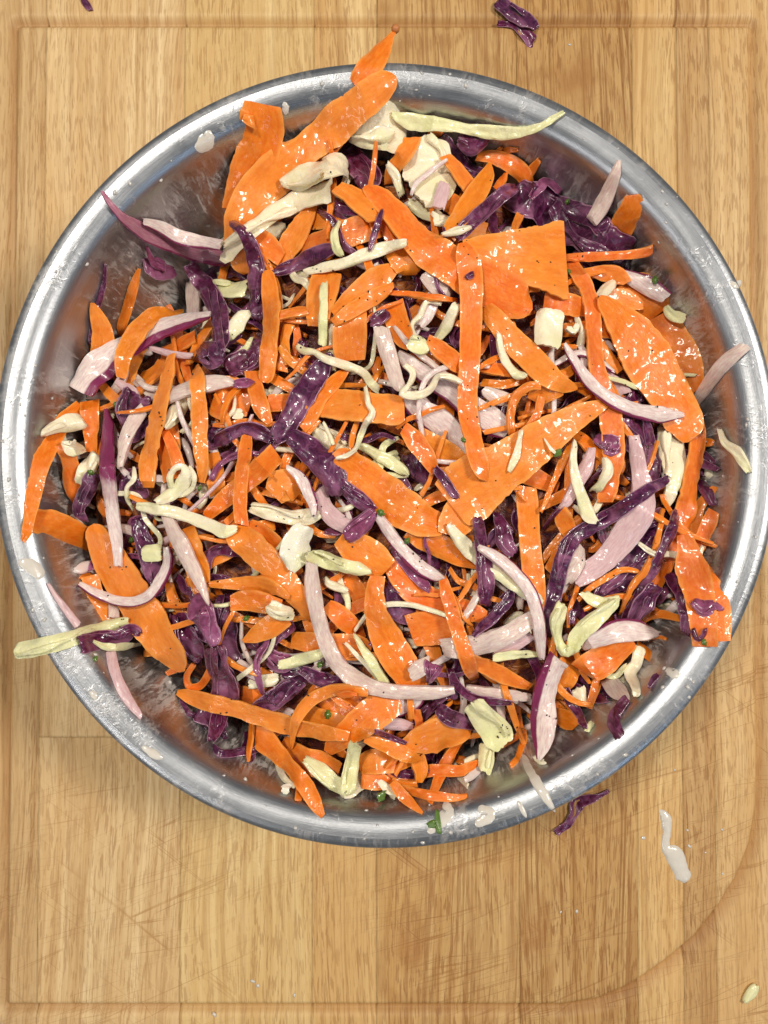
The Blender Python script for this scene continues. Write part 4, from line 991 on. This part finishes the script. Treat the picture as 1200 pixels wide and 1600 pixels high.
r 6 f||195,745,30 210,765,40 225,780,20
r 6 f|dark curled cabbage strip running down beside the square green chip|210,810,16 220,835,26 232,870,30 240,900,26 250,930,20
w 6 k|wrinkled cream cabbage leaf beside the folded-top carrot strip|258,668,14 275,645,26 290,622,22
c 6 -||250,545,12 280,535,24 305,525,20
o 7 m||240,548,6 270,553,10 300,556,8
r 7 f||400,1105,20 425,1095,36 450,1075,30 475,1060,16
r 6 f||425,1000,20 440,985,26 460,975,20
r 6 m||420,1020,24 440,1035,36 460,1030,20
w 6 -||388,1070,14 410,1065,20 435,1060,14
w 7 g||435,1040,14 460,1035,18 490,1025,18 510,1015,10
o 6 e-||370,1035,14 385,1047,18 400,1058,12
r 7 f|crinkled purple strand snaking beneath the hooked onion strip|470,1045,14 490,1055,22 515,1065,20 535,1060,12
c 5 -||370,1085,24 400,1088,30 430,1090,20
c 6 p|carrot petal catching the light beneath the knobbly cream rib|430,425,22 445,395,34 462,368,40 478,340,30 490,315,16
c 5 -||470,385,30 510,375,42 550,362,44 590,350,42 620,342,30
c 4 -||455,352,18 490,345,28 530,340,34 575,345,34 600,352,22
r 4 f|dark red cabbage tuft behind the crumpled cream heart piece|548,238,24 560,255,46 575,275,46 562,295,30
r 4 -||510,315,24 540,325,34 570,335,20
c 7 p|pale glossy pointed carrot slice next to the start of the diagonal peel|527,298,24 550,308,36 575,325,40 592,345,36
c 6 q||600,325,34 612,350,38 622,378,38 630,400,30
r 8 v|thin dark purple thread standing beside the diagonal carrot peel|597,327,5 590,350,10 582,375,10 577,392,6
w 7 g||530,345,6 522,365,12 525,385,14 535,400,8
c 6 -||372,350,20 395,368,32 420,385,34 440,405,22
c 5 -||485,250,14 510,235,24 530,215,20
o 7 m|short mauve onion piece standing over the fan shaped cabbage|695,285,18 690,305,22 685,325,20
c 5 -||255,640,40 262,700,40 268,750,30
c 4 -||440,500,20 435,540,24 440,580,20
c 6 -||455,500,18 445,530,14 450,570,10
c 7 -||430,495,14 460,488,16 480,485,14
c 6 -|thin carrot strand bowing beside the straight green-white rib|438,540,12 450,560,13 470,577,12 490,585,10
c 5 d||600,1130,50 570,1110,60 500,1120,60
c 5 -||700,1000,40 690,960,50 650,950,50
c 7 p||760,765,60 742,782,66 722,802,60 708,822,50 702,836,38"""
TR = []
for ln in DATA.strip().splitlines():
    head, lab, pts = ln.split("|")
    k, lay, opts = head.split()
    lab, _, short = lab.partition("#")
    P = [tuple(float(q) for q in s.split(",")) for s in pts.split()]
    TR.append(dict(kind=k, lay=int(lay), opts=opts, label=lab, short=short, pts=P))
ALLPTS = [(p[0], p[1], t) for t in TR for p in t["pts"]]

mass()
def region_kind(rr, px, py):
    """what the gaps show there: like the pieces traced round them"""
    best = sorted(((px - a) ** 2 + (py - b) ** 2, t["kind"]) for a, b, t in ALLPTS)[:7]
    ks = [k for _, k in best if k != "g"] + ["c", "r"]
    return rr.choice(ks)
pieces = []
rr = random.Random(11)
nf = 0; counts = dict(c=0, o=0, r=0, w=0)
while nf < 500:
    px, py = rr.uniform(80, 1120), rr.uniform(200, 1235)
    X, Y = unproject(px, py, RIM_Z - .01)
    if not inside_poly(np.array([X]), np.array([Y]), FOOT)[0]: continue
    if seg_dist(np.array([X]), np.array([Y]), FOOT + FOOT[:1])[0] < .005: continue
    kind = region_kind(rr, px, py)
    if counts[kind] > 170: continue
    L = {"c": (60, 190), "o": (50, 130), "r": (45, 120), "w": (40, 110)}[kind]
    Wd = {"c": (6, 18), "o": (7, 18), "r": (8, 20), "w": (6, 15)}[kind]
    if rr.random() < .15: Wd = (18, 34)
    pts = rand_path(rr, px, py, kind, L, Wd)
    ok = True
    for p in pts:
        a, b = unproject(p[0], p[1], RIM_Z - .01)
        if not inside_poly(np.array([a]), np.array([b]), FOOT)[0]: ok = False
    if not ok: continue
    o = {"c": rr.choice("-dp-"), "o": rr.choice(["y", "m", "e+", "-"]), "r": rr.choice("-vfm-"), "w": rr.choice("-gk")}[kind]
    g = place(kind, o, pts, 900 + nf, sink=.25, pid=len(pieces))
    g.update(label="", short="", filler=True); pieces.append(g); counts[kind] += 1; nf += 1
TR.sort(key=lambda t: t["lay"])
def strands():
    n = 0
    while n < 95:
        px, py = rr.uniform(110, 1080), rr.uniform(260, 1200)
        kind = rr.choice("cccccccwwoor")
        pts = rand_path(rr, px, py, kind, (70, 200), (6, 11))
        if not all(inside_poly(np.array([a]), np.array([b]), FOOT)[0] for a, b in (unproject(p[0], p[1], RIM_Z - .01) for p in pts)): continue
        o = {"c": rr.choice("-dp"), "o": rr.choice(["y", "m", "-"]), "r": rr.choice("-m"), "w": rr.choice("-gk")}[kind]
        g = place(kind, o, pts, 4000 + n, sink=.2, pid=len(pieces))
        g.update(label="", short="", filler=True); pieces.append(g); n += 1
for i, t in enumerate(TR):
    if t["lay"] == 7 and (i == 0 or TR[i - 1]["lay"] < 7): strands()
    g = place(t["kind"], t["opts"], t["pts"], 17 + i * 3, pid=len(pieces), sink=.12)
    g.update(label=t["label"], short=t["short"], filler=False); pieces.append(g)

# ---------------------------------------------------------------- describing what has no written label
vis = np.bincount(ID[ID >= 0].ravel(), minlength=len(pieces))
LAND = [(p, np.stack([p["x"], p["y"]], 1)) for p in pieces if p["short"]]
ADJ = {"c": {"d": "deep orange", "p": "pale orange", "-": "orange"}, "o": {"y": "pale greyish", "m": "mauve pink", "-": "whitish"},
       "r": {"m": "light magenta", "v": "violet", "f": "ruffled dark purple", "-": "dark purple"}, "w": {"g": "greenish", "k": "cream", "w": "white", "-": "pale"}, "g": {"-": "green"}}
NOUN = {"c": "carrot", "o": "onion", "r": "cabbage", "w": "cabbage", "g": "herb"}
used = set(p["label"] for p in pieces if p["label"])
def describe(p):
    k = p["kind"]; a = ADJ[k]
    col = next((a[o] for o in p["opts"] if o in a), a["-"])
    P = np.array(p["pts"]); w = P[:, 2].max(); L = p["len"]
    chord = math.hypot(*(P[-1, :2] - P[0, :2])); ang = math.degrees(math.atan2(-(P[-1, 1] - P[0, 1]), P[-1, 0] - P[0, 0])) % 180
    shape = "curved" if chord < .86 * L else "straight"
    size = "thin" if w < 13 else ("narrow" if w < 22 else "broad")
    form = {"c": "shaving", "o": "slice", "r": "shred", "w": "shred", "g": "bit"}[k]
    if L < 45: form = {"c": "scrap", "o": "piece", "r": "scrap", "w": "bit", "g": "bit"}[k]
    c = np.array(p["c"][:2])
    near = sorted((float(np.min(np.hypot(*(Q - c).T))), q["short"], Q) for q, Q in LAND if q is not p)[:9] if False else \
           sorted(((float(np.min(np.hypot(*(Q - c).T))), i) for i, (q, Q) in enumerate(LAND) if q is not p))[:9]
    for rank, (d, i) in enumerate(near):
        q, Q = LAND[i]; m = Q[np.argmin(np.hypot(*(Q - c).T))]; v = c - m
        rel = "close to" if d < .004 else ("above" if v[1] > abs(v[0]) * 1.2 else ("below" if -v[1] > abs(v[0]) * 1.2 else "beside"))
        for extra in (size, size + " " + shape, shape):
            pre = "half-buried " if p["filler"] else ""
            s = f"{pre}{extra} {col} {NOUN[k]} {form} {rel} the {q['short']}"
            if s not in used and len(s.split()) <= 16: used.add(s); return s
    for rank, (d, i) in enumerate(near):
        q, Q = LAND[i]
        for d2, i2 in near[rank + 1:]:
            s = f"{col} {NOUN[k]} {form} between the {q['short']} and the {LAND[i2][0]['short']}"
            if s not in used and len(s.split()) <= 16: used.add(s); return s
    return f"{col} {NOUN[k]} {form} in the heap of salad"

MINVIS = 24
n_built = 0
for i, p in enumerate(pieces):
    if p["filler"] and vis[i] < MINVIS: continue
    lab = p["label"] or describe(p)
    k = p["kind"]
    c0 = p["c"]
    V = [(a - c0[0], b - c0[1], z - c0[2]) for a, b, z in p["v"]]
    o = mesh_obj(NAMES[k], V, p["f"], MATS[k], uvs=p["uv"])
    o.location = c0
    if k in "cow": o.data.set_sharp_from_angle(angle=math.radians(42))
    at = o.data.attributes.new("skin", 'FLOAT', 'POINT'); at.data.foreach_set("value", p["skin"])
    rc = random.Random(i)
    o.color = (*PAL[k](p["opts"], rc), 1)
    tag(o, lab, CATS[k], GROUPS[k])
    n_built += 1
    if "t" in p["opts"]:   # brown stem end of the peel
        me = bpy.data.meshes.new("stem_end"); bm = bmesh.new()
        bmesh.ops.create_icosphere(bm, subdivisions=2, radius=.0018); 
        for v in bm.verts: v.co += Vector((0, 0, 0)) + v.co.normalized() * .0004 * nz(v.co.x * 900, v.co.y * 900, 1)
        bm.to_mesh(me); bm.free(); me.polygons.foreach_set("use_smooth", [True] * len(me.polygons)); me.materials.append(mat_simple("stem_brown", (.50, .18, .05), .5))
        so = bpy.data.objects.new("stem_end", me); link(so, o); so.location = (p["x"][0] - c0[0], p["y"][0] - c0[1], p["z"][0] - c0[2] + .0006)

# ---------------------------------------------------------------- loose bits on the board
BOARD_BITS = [
    ("r", "f", "crooked maroon cabbage strand lying on the board under the lower rim", "868,1303,12 885,1292,13 897,1275,14 903,1258,22 920,1250,14 938,1245,8 953,1237,7"),
    ("r", "f", "crumpled purple cabbage scrap at the top of the cutting board", "778,-2,24 800,15,28 825,30,28 840,42,14"),
    ("r", "f", "lower curled lobe of purple cabbage lying under the crumpled scrap", "778,33,9 805,38,12 822,52,20 835,64,22"),
    ("r", "v", "small dark purple cabbage scrap at the very edge of the board top", "126,-6,10 133,3,12 140,13,8"),
    ("w", "g", "small yellow-green cabbage chip alone near the board corner groove", "1184,1542,14 1178,1553,18 1165,1569,9"),
]
for j, (k, o_, lab, ps) in enumerate(BOARD_BITS):
    P = [tuple(float(q) for q in s.split(",")) for s in ps.split()]
    P = [(a, b, w) for a, b, w in P]
    g = place(k, o_, P, 700 + j, z_floor=0.0004 + (.0012 if j == 1 else 0), commit=False)
    c0 = g["c"]; V = [(a - c0[0], b - c0[1], z - c0[2]) for a, b, z in g["v"]]
    ob = mesh_obj(NAMES[k], V, g["f"], MATS[k], uvs=g["uv"]); ob.location = c0
    at = ob.data.attributes.new("skin", 'FLOAT', 'POINT'); at.data.foreach_set("value", g["skin"])
    ob.color = (*PAL[k](o_, random.Random(j)), 1)
    tag(ob, lab, CATS[k], "loose cabbage bits on the board")

# ---------------------------------------------------------------- dressing: blobs on the rim, the wall and the board
DRESS = mat_dressing()
def blob_strip(pts, name, label, zfun, h=.0010, seed=0, group=None):
    """a low mound of dressing following pts (photo pixels with widths)"""
    z0 = zfun(*unproject(pts[0][0], pts[0][1], RIM_Z if zfun is not zb else 0))
    C, L = catmull(pts, 3.0); n = len(C)
    zs = np.full(n, float(z0))
    for _ in range(8):
        x, y = unproject(C[:, 0], C[:, 1], zs); zs = .5 * zs + .5 * np.array([float(zfun(a, b)) for a, b in zip(x, y)])
    wid = C[:, 2] * (CAM_H - zs) / F_PX
    tx = np.gradient(x); ty = np.gradient(y); LL = np.hypot(tx, ty) + 1e-9
    nxx, nyy = -ty / LL, tx / LL
    U = np.linspace(-1, 1, 9); V = []; F = []
    for i in range(n):
        e = min(i, n - 1 - i); f = [.35, .75, .92][e] if e < 3 else 1
        for u in U:
            w = wid[i] / 2 * f * (1 + .22 * nz(i * .35, (1 if u > 0 else 7) + seed, 3))
            X = x[i] + nxx[i] * w * u; Y = y[i] + nyy[i] * w * u
            prof = max(0, 1 - u * u) ** .5 * min(h, w * .5) * (f if e else .1)
            V.append((X, Y, float(zfun(X, Y)) + prof - .00015))
    for i in range(n - 1):
        for j in range(8):
            a = i * 9 + j; F.append((a, a + 1, a + 10, a + 9))
    c0 = V[(n // 2) * 9 + 4]
    ob = mesh_obj(name, [(a - c0[0], b - c0[1], c - c0[2]) for a, b, c in V], F, DRESS); ob.location = c0
    tag(ob, label, "dressing", group)
    return ob
def zb(x, y): return 0.0
def zr(x, y): return float(bowl_z(np.array(x), np.array(y)))
G1 = "dressing smears"
blob_strip([(1030, 1264, 4), (1040, 1278, 18), (1042, 1300, 14), (1040, 1322, 15), (1053, 1336, 30), (1062, 1355, 26), (1068, 1372, 24), (1068, 1380, 12)], "dressing_smear", "long spill of creamy dressing on the board below the bowl", zb, .0016, 1, G1)
blob_strip([(1068, 1368, 8), (1080, 1362, 7)], "dressing_smear", "tiny hooked end of dressing spill on the board", zb, .0010, 2, G1)
blob_strip([(818, 1175, 8), (826, 1200, 15), (842, 1228, 18), (855, 1250, 13), (867, 1268, 5)], "dressing_smear", "long cream coloured dressing run crossing the lower rim", zr, .0010, 3, G1)
blob_strip([(808, 1248, 6), (816, 1265, 9), (824, 1280, 5)], "dressing_smear", "short thin dressing run beside the long one on the lower rim", zr, .0006, 4, G1)
SM = [((690, 1255, 10), (700, 1270, 22), (668, 1302, 12), "milky patch of dressing around the herb stalk on the rim"),
      ((745, 1262, 10), (765, 1272, 22), (742, 1290, 14), "milky dressing patch on the lower rim past the herb stalk"),
      ((1040, 1040, 14), (1050, 1052, 20), (1060, 1046, 10), "rounded dressing patch on the rim below the heart-marked carrot strip"),
      ((320, 205, 12), (325, 215, 22), (305, 235, 10), "whitish dressing smear on the rim near the square-ended orange strip"),
      ((28, 878, 14), (50, 885, 24), (66, 905, 14), "glossy dressing pool on the rim under the orange loop"),
      ((985, 330, 8), (972, 312, 10), (992, 318, 8), "thin dressing ring on the wall near the leaning onion sliver"),
      ((1140, 440, 10), (1150, 446, 14), (1158, 438, 9), "dressing drip on the rim outside the pointing carrot stick"),
      ((440, 160, 8), (447, 168, 12), (440, 178, 7), "small dressing dab on the rim beside the square-ended orange strip"),
      ((138, 1080, 8), (147, 1086, 12), (150, 1096, 6), "dark rimmed dressing drop on the rim under the green strip"),
      ((220, 1165, 7), (240, 1178, 14), (255, 1186, 8), "beaded dressing dab on the rim at the lower outer curve")]
for j, (a, b, c, lab) in enumerate(SM):
    blob_strip([a, b, c], "dressing_smear", lab, zr, .0007, 10 + j, G1)

# many tiny drops and specks nobody could count
def specks(name, label, cat, mat, pts, size, flat=.6, seed=0):
    bm = bmesh.new(); bmesh.ops.create_icosphere(bm, subdivisions=1, radius=1.0)
    bv = [tuple(v.co) for v in bm.verts]; bf = [tuple(v.index for v in f.verts) for f in bm.faces]; bm.free()
    V, F = [], []; r = random.Random(seed)
    for (x, y, z) in pts:
        s = r.uniform(*size); a = r.uniform(0, 6.28); el = r.uniform(.7, 1.4); o = len(V)
        for (p, q, t) in bv:
            p, q = p * el * s, q * s / el
            V.append((x + p * math.cos(a) - q * math.sin(a), y + p * math.sin(a) + q * math.cos(a), z + t * s * flat))
        F += [tuple(i + o for i in f) for f in bf]
    ob = mesh_obj(name, V, F, mat)
    tag(ob, label, cat, kind="stuff"); return ob
r5 = random.Random(5); pp = []
clus = [(r5.uniform(150, 1080), r5.uniform(240, 1180)) for _ in range(60)]
while len(pp) < 330:
    if r5.random() < .6: c_ = r5.choice(clus); px, py = r5.gauss(c_[0], 12), r5.gauss(c_[1], 12)
    else: px, py = r5.uniform(110, 1100), r5.uniform(220, 1210)
    x, y = unproject(px, py, RIM_Z + .002)
    if not inside_poly(np.array([x]), np.array([y]), FOOT)[0]: continue
    z = float(H_at(np.array([x]), np.array([y]))[0]); pp.append((x, y, z + .0000))
specks("pepper_specks", "coarse black pepper specks sprinkled over the salad", "pepper", mat_simple("black_pepper", (.02, .014, .010), .6), pp, (.00018, .00046), seed=1)
# droplets on rim and wall
pd = []
while len(pd) < 90:
    a = r5.uniform(0, 2 * math.pi); q = r5.uniform(.80, .985)
    x = BX + R_OUT * q * math.cos(a); y = BY + R_OUT * SY * q * math.sin(a)
    zz = zr(x, y)
    if zz < float(H_at(np.array([x]), np.array([y]))[0]) - .002: continue
    pd.append((x, y, zz))
specks("dressing_droplets", "tiny droplets of creamy dressing scattered over the rim and wall", "dressing", DRESS, pd, (.0004, .0012), .18, seed=2)
CLEAR = mat_simple("clear_juice", (.9, .86, .78), .04, Transmission_Weight=1.0, IOR=1.36)
pb = [(*unproject(*q, 0), .0001) for q in ((1074, 1297), (1077, 1322), (1102, 1332), (1129, 1365), (1005, 1309), (876, 1425), (901, 1424), (1054, 1203), (890, 70), (460, 1555), (403, 1540), (395, 1533), (335, 1585), (1128, 1296))]
specks("juice_drops", "little drops of juice on the board around the bowl", "drops", DRESS, pb, (.0006, .0014), .4, seed=3)
# chopped herb bits
HERBS = [((181, 632), "beside the shiny magenta onion petal"), ((142, 738), "on the speckled cream piece"), ((205, 843), "beside the square green chip"), ((312, 763), "beside the knotted cream threads"),
         ((385, 966), "under the blunt carrot piece"), ((886, 316), "on the wall beside the pink cabbage curl"), ((595, 801), "above the curved onion slices"), ((636, 845), "on the grey mauve onion strip"),
         ((500, 1038), "inside the bend of the hooked onion strip"), ((722, 690), "on mauve onion beside the upright ribbon"), ((148, 1030), "on the wall beneath the rim-crossing green strip"), ((888, 425), "below the square-cornered carrot sheet"),
         ((512, 1116), "inside the thin carrot hoop"), ((1100, 1003), "at the end of the heart-marked carrot strip"), ((1023, 438), "on the wall beyond the purple skinned onion strip")]
for j, ((px, py), where) in enumerate(HERBS):
    bm = bmesh.new(); bmesh.ops.create_cube(bm, size=1.0)
    bmesh.ops.bevel(bm, geom=bm.edges[:], offset=.25, segments=2, affect='EDGES')
    rj = random.Random(j + 40); s = rj.uniform(.0016, .0026)
    for v in bm.verts:
        v.co = Vector((v.co.x * s * 1.4, v.co.y * s, v.co.z * .0012)); v.co += Vector((0, 0, .0004 * nz(v.co.x * 900, v.co.y * 900, j)))
    me = bpy.data.meshes.new("herb_bit"); bm.to_mesh(me); bm.free(); me.materials.append(MATS["g"])
    me.polygons.foreach_set("use_smooth", [True] * len(me.polygons))
    x, y = unproject(px, py, RIM_Z); 
    z = RIM_Z
    for _ in range(9):
        z = .5 * z + .5 * float(H_at(np.array([x]), np.array([y]))[0]); x, y = unproject(px, py, z)
    z = float(H_at(np.array([x]), np.array([y]))[0])
    ob = bpy.data.objects.new("herb_bit", me); link(ob); ob.location = (x, y, z + .0003); ob.rotation_euler = (rj.uniform(-.3, .3), rj.uniform(-.3, .3), rj.uniform(0, 3))
    tag(ob, "tiny chopped green herb bit " + where, "herb", GROUPS["g"])
print("pieces built", n_built, "of", len(pieces), "H max", H.max() - RIM_Z)
